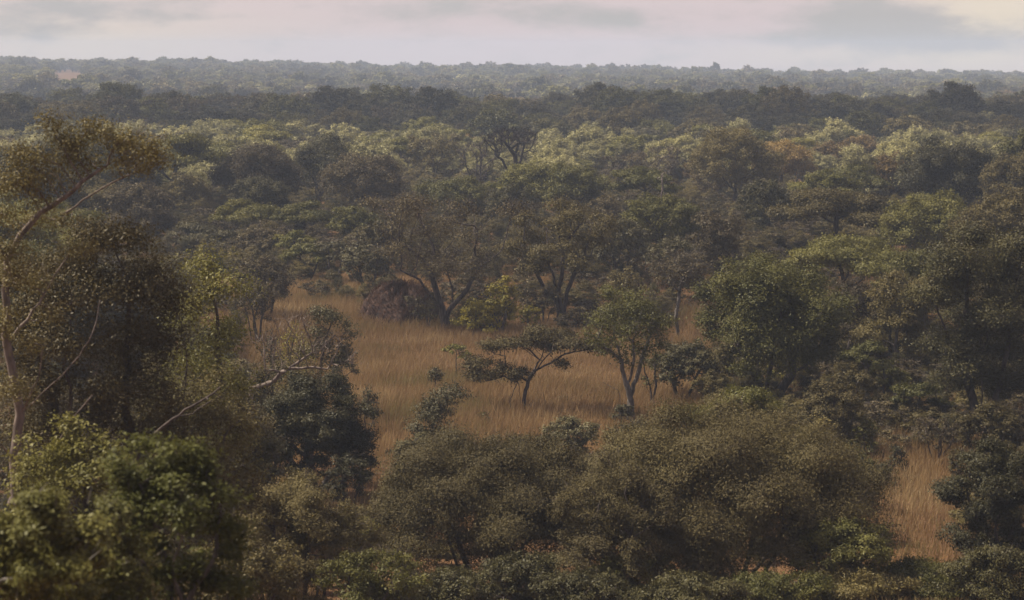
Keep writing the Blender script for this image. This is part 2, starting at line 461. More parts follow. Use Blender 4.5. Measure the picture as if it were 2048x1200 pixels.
plant('dead_tree', 'dead tree', 'low leafless tree with whitish forking branches reaching into the clearing', 535, 640, 220, 82, bark='pale', lai=0, twigs=8, seed=32, trunk=0.085, natt=260, zb=0.4, step=0.22, lm='the whitish leafless branches',
      twig_w=0.014,
      ppolys=[[(500, 800), (503, 775), (530, 770), (548, 762), (562, 745), (580, 737), (615, 735), (655, 738)], [(545, 760), (537, 747)], [(580, 737), (600, 722, .4), (625, 705, .5)],
              [(562, 745), (545, 740, -.3), (530, 742, -.5)]],
      pblobs=[(640, 700, 40, 25), (660, 690, 35, 25), (590, 670, 45, 30), (570, 640, 40, 20), (690, 725, 25, 12), (540, 700, 40, 40), (610, 640, 30, 20)])
plant('dark_spreading_tree', 'tree', 'dense dark green spreading tree at the lower left rim of the clearing', 632, 750, 275, 90, mat='dark', style='dome', cb=0.16, stems=3, lai=7, lm='the dense dark spreading tree', seed=41, twigs=4)
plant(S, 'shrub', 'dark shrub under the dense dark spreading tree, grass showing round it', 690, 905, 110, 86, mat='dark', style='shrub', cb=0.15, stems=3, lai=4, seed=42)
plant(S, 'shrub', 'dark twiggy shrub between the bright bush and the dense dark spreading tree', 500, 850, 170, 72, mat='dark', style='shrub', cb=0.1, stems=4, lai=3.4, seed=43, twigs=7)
plant(S, 'shrub', 'low olive shrub with tiny yellow leaves under the dark spreading tree', 575, 925, 110, 74, mat='olive', style='shrub', cb=0.1, stems=4, lai=2.6, seed=44)
plant(S, 'shrub', 'grey-brown fine-leaved bush at the bottom, left of the big centre bush', 600, 955, 330, 63, mat='grey', style='shrub', cb=0.05, stems=6, lai=5, leaf=0.075, asp=0.32, lm='the grey-brown fine-leaved bush', seed=45, twigs=7)
plant(S, 'shrub', 'dry russet-leaved shrub lying along the slope over the grey-brown bush', 530, 945, 240, 68, mat='rust', style='shrub', cb=0.1, stems=5, lai=1.6, leaf=0.08, seed=46, twigs=7)
plant(S, 'shrub', 'small fresh green shrub tucked against the big centre bush', 715, 1010, 110, 66, mat='bright', style='shrub', cb=0.05, stems=4, lai=3.6, leaf=0.08, seed=47)
plant(S, 'shrub', 'olive low shrub at the very bottom edge, below the grey-brown bush', 480, 1060, 280, 50, mat='olive', style='shrub', cb=0.05, stems=5, lai=3.6, leaf=0.075, seed=48)
plant(S, 'shrub', 'olive twiggy shrub at the bottom edge, under the big centre bush', 740, 1090, 260, 58, mat='green', style='shrub', cb=0.05, stems=5, lai=3.0, leaf=0.075, seed=49, twigs=6)
# ---- the big bushes along the bottom
plant('willow_leaved_bush', 'bush', 'big round grey-green bush at bottom centre with narrow upright leaves', 975, 866, 560, 72, mat='grey', style='dome', cb=0.08, stems=6, lai=5.8, leaf=0.078, asp=0.34, tdir=(0, 0, .9), twigs=5,
      lm='the big centre bush', seed=51, trunk=0.1)
plant('willow_leaved_bush', 'bush', 'largest grey-green bush, a dark broad dome at bottom right of centre', 1475, 800, 640, 70, mat='grey', style='dome', cb=0.08, stems=7, lai=6, leaf=0.078, asp=0.34, tdir=(0, 0, .9), twigs=5,
      lm='the largest dome bush', seed=52, trunk=0.11)
plant('willow_leaved_bush', 'bush', 'grey-green narrow-leaved bush wedged between the two big bottom bushes', 1240, 905, 260, 66, mat='grey', style='dome', cb=0.04, stems=4, lai=5.5, leaf=0.078, asp=0.34, tdir=(0, 0, .9), twigs=5, seed=53, trunk=0.08)
plant(S, 'shrub', 'green skirt of low shrub at the right foot of the largest dome bush', 1690, 1035, 240, 67, mat='green', style='shrub', cb=0.1, stems=4, lai=3.8, leaf=0.085, seed=54, lm='the green skirt shrub')
plant(S, 'shrub', 'olive low shrub in the grass at the bottom edge, right of the green skirt shrub', 1790, 1150, 210, 70, mat='olive', style='shrub', cb=0.05, stems=5, lai=2.8, leaf=0.08, seed=55, twigs=5)
plant(S, 'shrub', 'green low shrub at the bottom edge under the largest dome bush', 1560, 1145, 260, 64, mat='green', style='shrub', cb=0.05, stems=5, lai=3.4, leaf=0.08, seed=56)
plant(S, 'shrub', 'dark bushy tree cut by the right edge at bottom', 2000, 880, 260, 76, mat='dark', style='tall', cb=0.04, stems=3, lai=7, leaf=0.09, seed=57, lm='the dark bush at the right edge')
plant(S, 'shrub', 'light olive flat-topped shrub rising behind the largest dome bush', 1500, 772, 290, 88, mat='bright', style='flat', cb=0.3, stems=4, lai=4.2, seed=58, lm='the flat-topped olive shrub')
plant(S, 'shrub', 'olive shrub at the right shoulder of the largest dome bush', 1640, 830, 150, 82, mat='olive', style='shrub', cb=0.1, stems=4, lai=3.8, seed=59)
plant(S, 'shrub', 'grey-leaved shrub at the grass edge, over the gap between the two big bottom bushes', 1130, 830, 140, 98, mat='teal', style='shrub', cb=0.15, stems=4, lai=3.2, seed=60, lm='the grey-leaved shrub at the grass edge')
plant(S, 'shrub', 'dull green shrub along the top of the big centre bush', 1030, 860, 200, 84, mat='grey', style='shrub', cb=0.1, stems=4, lai=3.0, seed=601)
plant(S, 'shrub', 'grey-green shrub at the foot of the grey-stemmed light green tree', 1265, 835, 170, 92, mat='grey', style='shrub', cb=0.1, stems=4, lai=3.2, seed=602)
plant(S, 'shrub', 'olive shrub left of the big centre bush, beside the leaning grey-green sapling', 835, 862, 150, 90, mat='teal', style='shrub', cb=0.1, stems=4, lai=3.2, seed=603)
plant(S, 'shrub', 'low olive shrub filling the notch under the dark spreading tree and the centre bush', 800, 930, 130, 80, mat='grey', style='shrub', cb=0.1, stems=4, lai=3.2, seed=604)
plant(S, 'shrub', 'olive shrub filling the gap between the dense dark spreading tree and the whitish leafless branches', 545, 715, 170, 96, mat='grey', style='shrub', cb=0.02, stems=4, lai=4.5, seed=610)
plant(S, 'shrub', 'brownish shrub at the left foot of the dense dark spreading tree', 470, 790, 200, 80, mat='brown', style='shrub', cb=0.02, stems=4, lai=4.5, seed=611, twigs=7)
plant(S, 'shrub', 'dull olive shrub just below the upright yellow-green tree', 430, 700, 180, 72, mat='olive', style='shrub', cb=0.02, stems=4, lai=5, seed=612)
plant(S, 'shrub', 'olive shrub in front of the trunks of the large round green tree', 1440, 775, 110, 100, mat='olive', style='shrub', cb=0.02, stems=4, lai=4.5, seed=613)
plant(S, 'shrub', 'grey-olive shrub right of the flat-topped olive shrub', 1665, 760, 150, 98, mat='grey', style='shrub', cb=0.02, stems=4, lai=4.5, seed=614)
plant(S, 'shrub', 'dark olive shrub under the tall dark olive tree', 1790, 790, 130, 108, mat='dark', style='shrub', cb=0.02, stems=4, lai=4.2, seed=615)
plant(S, 'shrub', 'olive shrub at the foot of the tallest dark tree at the right edge', 1975, 800, 170, 98, mat='olive', style='shrub', cb=0.02, stems=4, lai=4.5, seed=616)
plant(S, 'shrub', 'green shrub on the near left rim of the right-hand grass gap', 1705, 880, 110, 88, mat='green', style='shrub', cb=0.02, stems=4, lai=4.2, seed=617)
plant(S, 'shrub', 'thin leafy shrub between the right-hand grass gap and the dark bush at the right edge', 1930, 900, 80, 92, mat='olive', style='tall', cb=0.1, stems=4, lai=2.6, seed=618)
plant(S, 'shrub', 'dark green low shrub at the bottom edge below the right-hand grass gap', 1860, 1132, 300, 68, mat='green', style='shrub', cb=0.02, stems=5, lai=4.5, leaf=0.08, seed=620)
plant(S, 'shrub', 'dark low shrub in the bottom right corner under the dark bush', 2010, 1090, 280, 66, mat='dark', style='shrub', cb=0.02, stems=5, lai=4.5, leaf=0.08, seed=621)
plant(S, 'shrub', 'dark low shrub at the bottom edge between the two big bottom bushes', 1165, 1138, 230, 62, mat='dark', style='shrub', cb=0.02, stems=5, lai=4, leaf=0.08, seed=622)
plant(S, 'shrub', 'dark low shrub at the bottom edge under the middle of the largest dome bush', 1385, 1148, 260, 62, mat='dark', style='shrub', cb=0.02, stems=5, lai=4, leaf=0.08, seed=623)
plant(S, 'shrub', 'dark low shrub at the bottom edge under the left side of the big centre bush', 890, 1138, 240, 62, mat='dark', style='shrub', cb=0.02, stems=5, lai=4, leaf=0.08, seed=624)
plant(S, 'shrub', 'olive low shrub at the bottom edge, just right of the green skirt shrub', 1710, 1135, 280, 66, mat='olive', style='shrub', cb=0.02, stems=5, lai=4, leaf=0.08, seed=625)
plant(S, 'shrub', 'brownish shrub in the shade left of the tall pale trunk at the left edge', 60, 690, 200, 70, mat='brown', style='shrub', cb=0.02, stems=5, lai=4, seed=626, twigs=7)
plant(S, 'shrub', 'dark twiggy shrub behind the grey dead branch', 300, 760, 240, 66, mat='dark', style='shrub', cb=0.02, stems=5, lai=4.2, seed=627, twigs=7)
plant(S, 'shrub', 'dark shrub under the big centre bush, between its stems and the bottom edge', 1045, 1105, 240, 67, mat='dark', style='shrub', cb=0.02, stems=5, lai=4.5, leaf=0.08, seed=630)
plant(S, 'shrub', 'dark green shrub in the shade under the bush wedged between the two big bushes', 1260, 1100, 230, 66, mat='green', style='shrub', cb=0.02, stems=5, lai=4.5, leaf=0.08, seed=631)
# ---- in the clearing
plant('umbrella_tree', 'tree', 'small dark umbrella-shaped tree with a bent trunk standing in the orange grass', 1045, 655, 285, 112, mat='grey', bark='brown', lm='the umbrella-shaped tree', seed=61, trunk=0.09, lai=1.5, leaf=0.11, asp=0.5, twigs=5, step=0.22, sides=8, natt=420,
      sig=(0.17, 0.17, 0.11),
      ppolys=[[(1048, 845), (1048, 800), (1056, 762), (1072, 740), (1100, 727), (1130, 708), (1160, 702), (1185, 698)],
              [(1056, 762), (1068, 740, .5), (1080, 720, .8), (1086, 705, 1)], [(1072, 740), (1085, 722, -.6), (1105, 700, -1)],
              [(1056, 762), (1040, 752, .3), (1022, 760, .4), (1008, 752, .4), (990, 758, .3), (972, 762, .2)],
              [(1080, 720, .8), (1060, 700, .9), (1040, 690, .8)], [(1022, 760, .4), (1012, 740, .6), (1010, 712, .8), (990, 708, .9)],
              [(1043, 845, .1), (1041, 800, .2), (1036, 765, .3), (1034, 755, .3)], [(1026, 842, -.2), (1020, 800, -.2), (1032, 772, 0), (1036, 760, .2)]],
      pblobs=[(1090, 672, 42, 9), (1060, 680, 34, 9, .6), (1125, 672, 34, 9, .3), (1150, 685, 34, 9, -.3), (1182, 692, 26, 9), (1205, 702, 14, 9, -.2), (985, 690, 30, 9, .5), (1010, 686, 30, 8), (1035, 688, 30, 8, -.7),
              (955, 725, 32, 8, .3), (940, 735, 22, 8), (965, 752, 34, 8, .2), (1005, 738, 22, 11, .3), (1035, 745, 22, 9, -.5), (1125, 728, 18, 6, -.5), (1075, 660, 24, 6), (1100, 690, 40, 8, .8)])
plant('grey_stemmed_tree', 'tree', 'light green round-headed tree on twisted grey stems right of the umbrella-shaped tree', 1258, 572, 185, 110, mat='bright', bark='grey', style='dome', cb=0.36, seed=62, trunk=0.13, lai=3.0, stems=1, sides=8,
      lm='the grey-stemmed light green tree', twigs=5, step=0.26,
      ppolys=[[(1266, 845), (1262, 800), (1250, 760), (1243, 720), (1230, 680)], [(1255, 845, .2), (1262, 790, .3), (1275, 750, .3), (1285, 710, .4), (1300, 670, .5)], [(1258, 770), (1268, 720, -.5), (1266, 680, -.6)],
              [(1243, 720), (1218, 700, -.2), (1195, 690, -.3)], [(1244, 840, -.2), (1240, 800, -.2), (1236, 780, -.3), (1205, 765, -.4)]])
plant(S, 'shrub', 'small dark clump of leaves at the foot of the grey-stemmed tree', 1246, 805, 50, 109, mat='teal', style='shrub', cb=0.2, stems=3, lai=3, seed=63)
plant('sapling', 'sapling', 'leaning grey-green sapling with a lopsided crown at the lower edge of the grass', 862, 770, 120, 97, mat='teal', bark='grey', lm='the leaning grey-green sapling', seed=64, trunk=0.06, lai=3.4, step=0.2,
      ppolys=[[(850, 935), (855, 880), (870, 840), (890, 810)]], pblobs=[(895, 795, 42, 22), (870, 820, 42, 24), (858, 850, 42, 24), (840, 872, 34, 18), (918, 790, 22, 14), (885, 872, 28, 16)])
plant('sapling', 'sapling', 'tiny dark-leaved sapling alone in the grass above the leaning sapling', 870, 735, 34, 117, mat='teal', style='dome', cb=0.5, trunk=0.03, lai=3, seed=65)
plant('sapling', 'sapling', 'thin pale green sapling in the grass left of the umbrella-shaped tree', 912, 688, 62, 124, mat='bright', style='flat', cb=0.6, trunk=0.03, lai=1.4, seed=66)
plant('sapling', 'sapling', 'spindly sapling with a bare straight stem at the left of the grass', 686, 706, 66, 112, mat='teal', style='flat', cb=0.5, trunk=0.025, lai=1.6, seed=67)
plant('sapling', 'sapling', 'two-pronged dark sapling above the dense dark spreading tree', 735, 762, 48, 104, mat='teal', style='shrub', cb=0.2, stems=2, trunk=0.03, lai=2.4, seed=68)
plant(S, 'shrub', 'dark grey-green small tree with separate leaf clumps at the left of the grass', 655, 615, 140, 108, mat='teal', bark='brown', lm='the clumpy grey-green small tree', seed=69, trunk=0.07, lai=2.0, step=0.22, twigs=3,
      ppolys=[[(640, 770), (643, 720), (650, 680), (662, 650)], [(650, 690), (670, 670, .3), (690, 700, .4)]],
      pblobs=[(640, 625, 26, 12), (660, 635, 24, 12), (632, 665, 22, 16), (650, 690, 22, 12), (692, 642, 16, 8), (690, 705, 26, 16), (672, 720, 22, 12), (705, 668, 12, 8), (618, 700, 26, 14)])
plant(S, 'shrub', 'small yellowish shrub over the whitish leafless branches', 588, 636, 80, 104, mat='yellow', style='shrub', cb=0.2, stems=3, lai=1.8, seed=70)
plant(S, 'shrub', 'olive shrub among the whitish leafless branches', 600, 668, 120, 94, mat='olive', style='shrub', cb=0.15, stems=4, lai=2.0, seed=71, twigs=6)
plant(S, 'shrub', 'little dark shrub behind the whitish leafless branches', 540, 650, 60, 102, mat='teal', style='shrub', cb=0.15, stems=3, lai=3, seed=72)
plant(S, 'shrub', 'tiny green shrub in the grass right of the umbrella-shaped tree', 1130, 792, 26, 116, mat='teal', style='shrub', cb=0.1, stems=3, lai=2, seed=73)
plant(S, 'shrub', 'tiny green shrub in the grass left of the umbrella-shaped tree', 966, 822, 28, 108, mat='bright', style='shrub', cb=0.1, stems=3, lai=2, seed=74)
plant('dead_stick', 'dead stick', 'bare upright stick with broken tip in the grass near the umbrella-shaped tree', 1094, 786, 20, 112, bark='brown', lai=0, twigs=0, natt=6, seed=75, trunk=0.03, step=0.15,
      ppolys=[[(1097, 845), (1094, 815), (1088, 795), (1086, 784)]], pblobs=[(1090, 800, 8, 8)])
plant('dead_stick', 'dead stick', 'forked brown stick in the grass at the foot of the umbrella-shaped tree', 1057, 805, 24, 110, bark='brown', lai=0, twigs=0, natt=8, seed=76, trunk=0.03, step=0.15,
      ppolys=[[(1055, 850), (1056, 828), (1062, 812), (1066, 800)], [(1056, 828), (1050, 815)]], pblobs=[(1062, 808, 8, 8)])
plant('dead_stick', 'dead stick', 'thin bare stick poking up in front of the grey-leaved shrub at the grass edge', 1040, 858, 20, 94, bark='brown', lai=0, twigs=0, natt=6, seed=77, trunk=0.025, step=0.15,
      ppolys=[[(1030, 925), (1036, 885), (1040, 862)], [(1036, 885), (1030, 868)]], pblobs=[(1038, 868, 6, 6)])
plant(S, 'shrub', 'small grey-leaved tree with whitish leaf glints right of the grey-stemmed tree', 1368, 678, 150, 116, mat='teal', bark='brown', style='dome', cb=0.2, stems=2, lai=4.2, lm='the small grey-leaved tree', seed=78)
plant(S, 'shrub', 'thin twiggy shrub with sparse leaves beside the grey-stemmed tree', 1305, 700, 60, 114, mat='green', style='vase', cb=0.3, stems=3, lai=0.9, seed=79, twigs=3)
plant('sapling', 'sapling', 'thin sapling with a forked stem between the small grey-leaved tree and the round tree', 1440, 690, 95, 117, mat='olive', style='dome', cb=0.3, lai=3.4, trunk=0.04, seed=791)
plant('slender_tree', 'tree', 'slender brown-stemmed tree with a thin crown at the far side of the clearing', 1358, 500, 135, 144, mat='brown', bark='grey', style='dome', cb=0.5, lai=1.5, trunk=0.12, twigs=8, lm='the slender brown-stemmed tree', seed=80)
# ---- right side
plant('round_crowned_tree', 'tree', 'large round dense green tree with dark crooked stems right of the clearing', 1555, 512, 320, 112, mat='green', bark='brown', style='dome', cb=0.2, lai=6.5, seed=83, trunk=0.24, sides=8, lm='the large round green tree', twigs=4, natt=560, step=0.34,
      ppolys=[[(1535, 835), (1530, 790), (1510, 750), (1490, 710), (1470, 680)], [(1545, 835, .3), (1560, 790, .4), (1583, 745, .4), (1582, 715, .4), (1592, 685, .4), (1590, 655, .5)], [(1530, 790), (1540, 740, -.5), (1545, 690, -.6)], [(1583, 745), (1605, 735), (1625, 715)]])
plant(S, 'shrub', 'yellow-leaved shrub seen under the large round green tree', 1590, 690, 120, 120, mat='yellow', style='shrub', cb=0.15, stems=4, lai=1.8, seed=84)
plant(S, 'shrub', 'olive leafy shrub right under the large round green tree', 1700, 730, 130, 108, mat='olive', style='shrub', cb=0.15, stems=4, lai=3.6, seed=85, lm='the olive shrub under the round tree')
plant(T, 'tree', 'small green tree with a fresh flat top behind the olive shrub', 1735, 685, 120, 117, mat='green', style='flat', cb=0.4, lai=3.8, seed=86)
plant(S, 'shrub', 'fresh green flat-topped shrub at the foot of the dark tall trees', 1785, 730, 90, 112, mat='bright', style='flat', cb=0.4, stems=2, lai=3.2, seed=87)
plant(S, 'shrub', 'grey-green leafy shrub over the right-hand grass gap', 1850, 765, 130, 105, mat='green', style='flat', cb=0.3, stems=3, lai=3.6, seed=88, lm='the grey-green shrub over the grass gap')
plant(S, 'shrub', 'spindly leafy shrub at the left side of the right-hand grass gap', 1742, 838, 70, 97, mat='green', style='tall', cb=0.2, stems=4, lai=2.2, seed=89)
plant(S, 'shrub', 'dark spindly shrub in the right-hand grass gap', 1800, 890, 56, 95, mat='dark', style='tall', cb=0.2, stems=3, lai=2.2, seed=90)
plant(S, 'shrub', 'brown fan-shaped twiggy shrub in the right-hand grass gap', 1880, 838, 90, 97, mat='brown', style='vase', cb=0.3, stems=5, lai=1.2, seed=91, twigs=8)
plant(S, 'shrub', 'low dark shrub at the top edge of the right-hand grass gap', 1760, 925, 90, 92, mat='dark', style='shrub', cb=0.1, stems=4, lai=2.4, seed=911)
plant('tall_dark_tree', 'tree', 'tallest dark tree with several straight grey stems at the right edge', 1965, 452, 300, 103, mat='dark', bark='brown', style='tall', cb=0.2, stems=4, lai=6.5, trunk=0.22, seed=92, lm='the tallest dark tree at the right edge', twigs=6, natt=560)
plant('tall_dark_tree', 'tree', 'tall dark olive tree between the large round tree and the right edge', 1810, 545, 210, 122, mat='olive', bark='grey', style='tall', cb=0.2, stems=3, lai=6, trunk=0.2, seed=93, lm='the tall dark olive tree', twigs=6)
plant(T, 'tree', 'olive tree whose top shows over the right shoulder of the large round tree', 1700, 560, 190, 128, mat='brown', style='dome', cb=0.3, lai=3.6, seed=94, twigs=8)
plant(T, 'tree', 'green tree with a flat knobbly top behind the large round tree', 1690, 478, 260, 146, mat='green', style='flat', cb=0.45, lai=4.4, seed=95, lm='the knobbly flat-topped tree', trunk=0.18)
plant(T, 'tree', 'green tree with a lumpy top between the knobbly tree and the right edge', 1850, 500, 220, 138, mat='green', style='dome', cb=0.35, lai=4.4, seed=96)
plant('layered_tree', 'tree', 'wide dark tree with layered flat pads of foliage', 1670, 385, 260, 188, mat='olive', bark='brown', style='flat', cb=0.45, lai=5, seed=97, trunk=0.22, lm='the layered flat-padded tree')
plant(T, 'tree', 'broad green tree right of the layered flat-padded tree', 1860, 382, 210, 176, mat='green', style='dome', cb=0.3, lai=4.4, seed=98, lm='the broad green tree beside the layered tree')
plant(T, 'tree', 'broad olive tree cut by the right edge below the dark humped tree', 2010, 375, 230, 168, mat='olive', style='dome', cb=0.3, lai=4.4, seed=99)
plant(T, 'tree', 'broad dark humped tree standing high near the right edge', 1905, 280, 220, 232, mat='dark', style='dome', cb=0.25, lai=5, seed=100, lm='the dark humped tree', trunk=0.25)
plant(T, 'tree', 'dark olive humped tree at the right edge, next to the dark humped tree', 2030, 302, 150, 226, mat='olive', style='dome', cb=0.25, lai=4.6, seed=101)
plant(T, 'tree', 'big tree with an orange-tinted top standing proud right of the bare dead tree', 1470, 256, 195, 252, mat='olive', style='dome', cb=0.28, lai=4.6, seed=102, lm='the orange-topped tree', trunk=0.24, twigs=5)
plant(T, 'tree', 'russet-topped tree just behind the orange-topped tree', 1560, 280, 140, 285, mat='rust', style='dome', cb=0.3, lai=4.0, seed=103)
plant(T, 'tree', 'dark dense round tree left of the layered flat-padded tree', 1535, 355, 130, 205, mat='dark', style='dome', cb=0.25, lai=5, seed=104, lm='the dark round tree')
plant(T, 'tree', 'yellow-green topped tree above the layered flat-padded tree', 1660, 342, 130, 225, mat='bright', style='flat', cb=0.4, lai=4.4, seed=105)
plant(T, 'tree', 'tall grey-olive tree in front of the dark round tree', 1430, 425, 130, 164, mat='brown', style='tall', cb=0.25, lai=4.0, seed=106, lm='the tall grey-olive tree', twigs=8)
plant(T, 'tree', 'broad green tree right of the two big fan-shaped trees', 1320, 388, 180, 186, mat='green', style='dome', cb=0.3, lai=4.4, seed=107, lm='the broad green tree by the fan-shaped trees')
plant(T, 'tree', 'flat light green tree in front of the bare brown thicket', 1290, 335, 150, 238, mat='bright', style='flat', cb=0.4, lai=4.4, seed=108)
plant('dead_snag', 'dead tree', 'pale slim dead snag with a forked top among the green crowns', 1322, 338, 26, 232, bark='pale', style='vase', cb=0.6, lai=0, twigs=0, natt=14, trunk=0.1, seed=109, r0=0.03)
plant('bare_tree', 'tree', 'bare brown thicket-like tree right of the dead tree', 1310, 292, 130, 286, mat='brown', bark='brown', style='vase', cb=0.25, stems=4, lai=0.8, twigs=9, seed=110, lm='the bare brown thicket')
plant('bare_tree', 'tree', 'smaller bare brown tree between the dead tree and the brown thicket', 1235, 308, 80, 288, mat='brown', bark='brown', style='vase', cb=0.25, stems=3, lai=0.8, twigs=8, seed=111)
# ---- behind the clearing
plant('fan_shaped_tree', 'tree', 'wide fan-shaped grey-brown tree with a forked dark trunk at the back of the clearing', 890, 385, 345, 147, mat='brown', bark='brown', style='vase', cb=0.32, lai=0.7, trunk=0.3, sides=8, seed=112, lm='the grey-brown fan-shaped tree', twigs=9, natt=520, r0=0.014, twig_w=0.02, leaf=0.15,
      ppolys=[[(892, 668), (890, 640), (884, 615), (872, 580), (862, 545), (845, 520), (815, 495), (785, 475)], [(890, 640), (906, 610, .3), (905, 580, .3), (895, 545, .3), (890, 500, .4)],
              [(906, 610, .3), (930, 585, .2), (945, 555, .2), (965, 530, .3), (1000, 505, .4)], [(862, 545), (868, 500, .6), (850, 460, .8)], [(945, 555, .2), (950, 510, -.6), (955, 460, -.9)],
              [(884, 615), (860, 590, -1), (840, 560, -1.6), (800, 540, -2)], [(930, 585), (965, 575, 1), (1000, 550, 1.6)]], fill=0.3)
plant('fan_shaped_tree', 'tree', 'green-topped fan-shaped tree beside the grey-brown fan-shaped tree', 1122, 402, 250, 151, mat='olive', bark='brown', style='vase', cb=0.36, lai=2.2, trunk=0.24, sides=8, seed=113, lm='the green-topped fan-shaped tree', twigs=8, natt=480, leaf=0.15,
      ppolys=[[(1122, 655), (1120, 620), (1116, 585), (1105, 545), (1090, 510)], [(1128, 655, .3), (1128, 620, .4), (1135, 580, .5), (1150, 545, .6), (1170, 510, .6)], [(1116, 585), (1125, 540, -.8), (1125, 500, -1)], [(1120, 610), (1085, 570, .6), (1060, 520, .8)]], fill=0.4)
plant(S, 'shrub', 'yellow-leaved shrub at the foot of the grey-brown fan-shaped tree', 975, 600, 140, 144, mat='yellow', style='shrub', cb=0.1, stems=5, lai=3.2, seed=114, lm='the yellow-leaved shrub', leaf=0.17)
plant(S, 'shrub', 'upright yellow-green shrub rising out of the yellow-leaved shrub', 1003, 552, 66, 143, mat='yellow', style='dome', cb=0.3, stems=2, lai=5, seed=115, leaf=0.17)
plant(S, 'shrub', 'small yellow-tipped shrub between the two fan-shaped trees', 1060, 608, 62, 145, mat='yellow', style='shrub', cb=0.3, stems=3, lai=1.8, seed=116, leaf=0.16)
plant(S, 'shrub', 'brown twiggy shrub left of the green-topped fan-shaped tree trunk', 1085, 570, 90, 150, mat='brown', style='vase', cb=0.2, stems=4, lai=1.6, seed=117, twigs=8)
plant(S, 'shrub', 'brownish leafy shrub behind the grey-stemmed light green tree', 1252, 530, 105, 142, mat='olive', style='shrub', cb=0.15, stems=4, lai=2.6, seed=118)
plant(S, 'shrub', 'low dark shrub right of the green-topped fan-shaped tree trunk', 1160, 610, 60, 146, mat='brown', style='shrub', cb=0.1, stems=4, lai=2.0, seed=119)
plant(S, 'shrub', 'sparse leaning shrub on the reddish mound beside the fan-shaped tree', 850, 585, 90, 147.6, mat='olive', style='vase', cb=0.2, stems=4, lai=1.0, seed=120, twigs=6)
plant(S, 'shrub', 'purplish brown twiggy shrub at the left back corner of the clearing', 525, 512, 150, 150, mat='brown', bark='brown', style='dome', cb=0.25, stems=5, lai=2.4, seed=121, lm='the purplish brown shrub', twigs=9)
plant(S, 'shrub', 'olive-topped brown shrub in front of the purplish brown shrub', 510, 560, 90, 138, mat='brown', style='dome', cb=0.3, stems=4, lai=2.4, seed=122, twigs=8)
plant(T, 'tree', 'small flat-topped tree with thin visible trunks left of the mound', 612, 488, 110, 174, mat='green', bark='brown', style='flat', cb=0.6, stems=3, lai=3.4, seed=123, lm='the small thin-trunked tree')
plant(T, 'tree', 'small open tree with crooked visible stems right of the small thin-trunked tree', 665, 485, 90, 173, mat='teal', bark='brown', style='flat', cb=0.55, stems=3, lai=2.6, seed=124)
plant(S, 'shrub', 'grey-green leafy small tree behind the reddish mound', 735, 482, 115, 166, mat='teal', style='dome', cb=0.2, stems=3, lai=3.4, seed=125, lm='the grey-green tree behind the mound')
plant(T, 'tree', 'bright flat-topped green tree, one of two side by side left of centre', 495, 402, 150, 212, mat='bright', style='flat', cb=0.45, lai=4.8, seed=126, lm='the bright flat-topped tree')
plant(T, 'tree', 'flat-topped green tree with a dark underside left of the grey-brown fan-shaped tree', 610, 405, 135, 208, mat='green', style='flat', cb=0.45, lai=4.8, seed=127, lm='the green tree with a dark underside')
plant(T, 'tree', 'grey-green layered tree below the bright flat-topped tree', 400, 450, 150, 196, mat='teal', style='flat', cb=0.3, lai=4.8, seed=128, lm='the grey-green layered tree')
plant(T, 'tree', 'grey-brown low tree between the layered tree and the thin-trunked tree', 525, 455, 110, 192, mat='brown', style='dome', cb=0.2, lai=4.2, seed=129)
plant(T, 'tree', 'fresh green low tree under the green tree with a dark underside', 590, 462, 90, 190, mat='bright', style='flat', cb=0.4, lai=4.2, seed=130)
plant(T, 'tree', 'light green tree half hidden by the left side of the grey-brown fan-shaped tree', 710, 412, 110, 200, mat='green', style='dome', cb=0.3, lai=4.4, seed=131)
plant(T, 'tree', 'dark brown dense tree behind the tall pale-barked tree', 275, 362, 170, 204, mat='brown', style='dome', cb=0.2, lai=4.6, seed=132, lm='the dark brown dense tree', twigs=8)
plant(T, 'tree', 'dark tree between the dark brown dense tree and the big dark hump', 375, 345, 110, 236, mat='olive', style='dome', cb=0.25, lai=4.6, seed=133)
plant('dark_dome_tree', 'tree', 'left part of the big dark hump, a long low dark brown dome', 515, 288, 190, 252, mat='brown', style='dome', cb=0.2, lai=5, seed=134, lm='the big dark hump', twigs=8, trunk=0.25)
plant('dark_dome_tree', 'tree', 'highest tree of the big dark hump with a ragged top', 648, 266, 150, 262, mat='dark', style='dome', cb=0.25, lai=5, seed=135, lm='the highest dark hump tree', trunk=0.25)
plant('dark_dome_tree', 'tree', 'right-hand dome of the big dark hump, finely twigged', 725, 308, 175, 243, mat='brown', style='dome', cb=0.2, lai=4.8, seed=136, lm='the right-hand dark dome', twigs=8, trunk=0.25)
plant('dark_dome_tree', 'tree', 'dark green lower tree in front of the left part of the big dark hump', 520, 352, 130, 232, mat='dark', style='dome', cb=0.25, lai=4.8, seed=137)
plant('dead_tree', 'dead tree', 'bare black dead tree with a spreading leafless top standing against the pale belt', 1022, 258, 120, 276, bark='black', lai=0, twigs=14, seed=138, trunk=0.32, natt=400, step=0.36, r0=0.046, twig_w=0.045, lm='the bare black dead tree',
      ppolys=[[(1024, 392), (1028, 355), (1033, 335), (1030, 310), (1035, 295)], [(1018, 392), (1016, 360), (1014, 338), (1005, 320), (990, 308)], [(1033, 335), (1042, 320, .6), (1046, 300, .8)], [(1030, 310), (1020, 298, -.6), (1012, 288, -.8)]],
      pblobs=[(1030, 268, 38, 9), (1054, 274, 28, 10), (1010, 272, 22, 8), (1062, 285, 10, 8), (988, 284, 26, 16), (1000, 268, 22, 10), (1066, 300, 10, 10), (1000, 300, 20, 8, .8), (1040, 285, 25, 10, -1.5), (1020, 280, 30, 12, 1.5)])
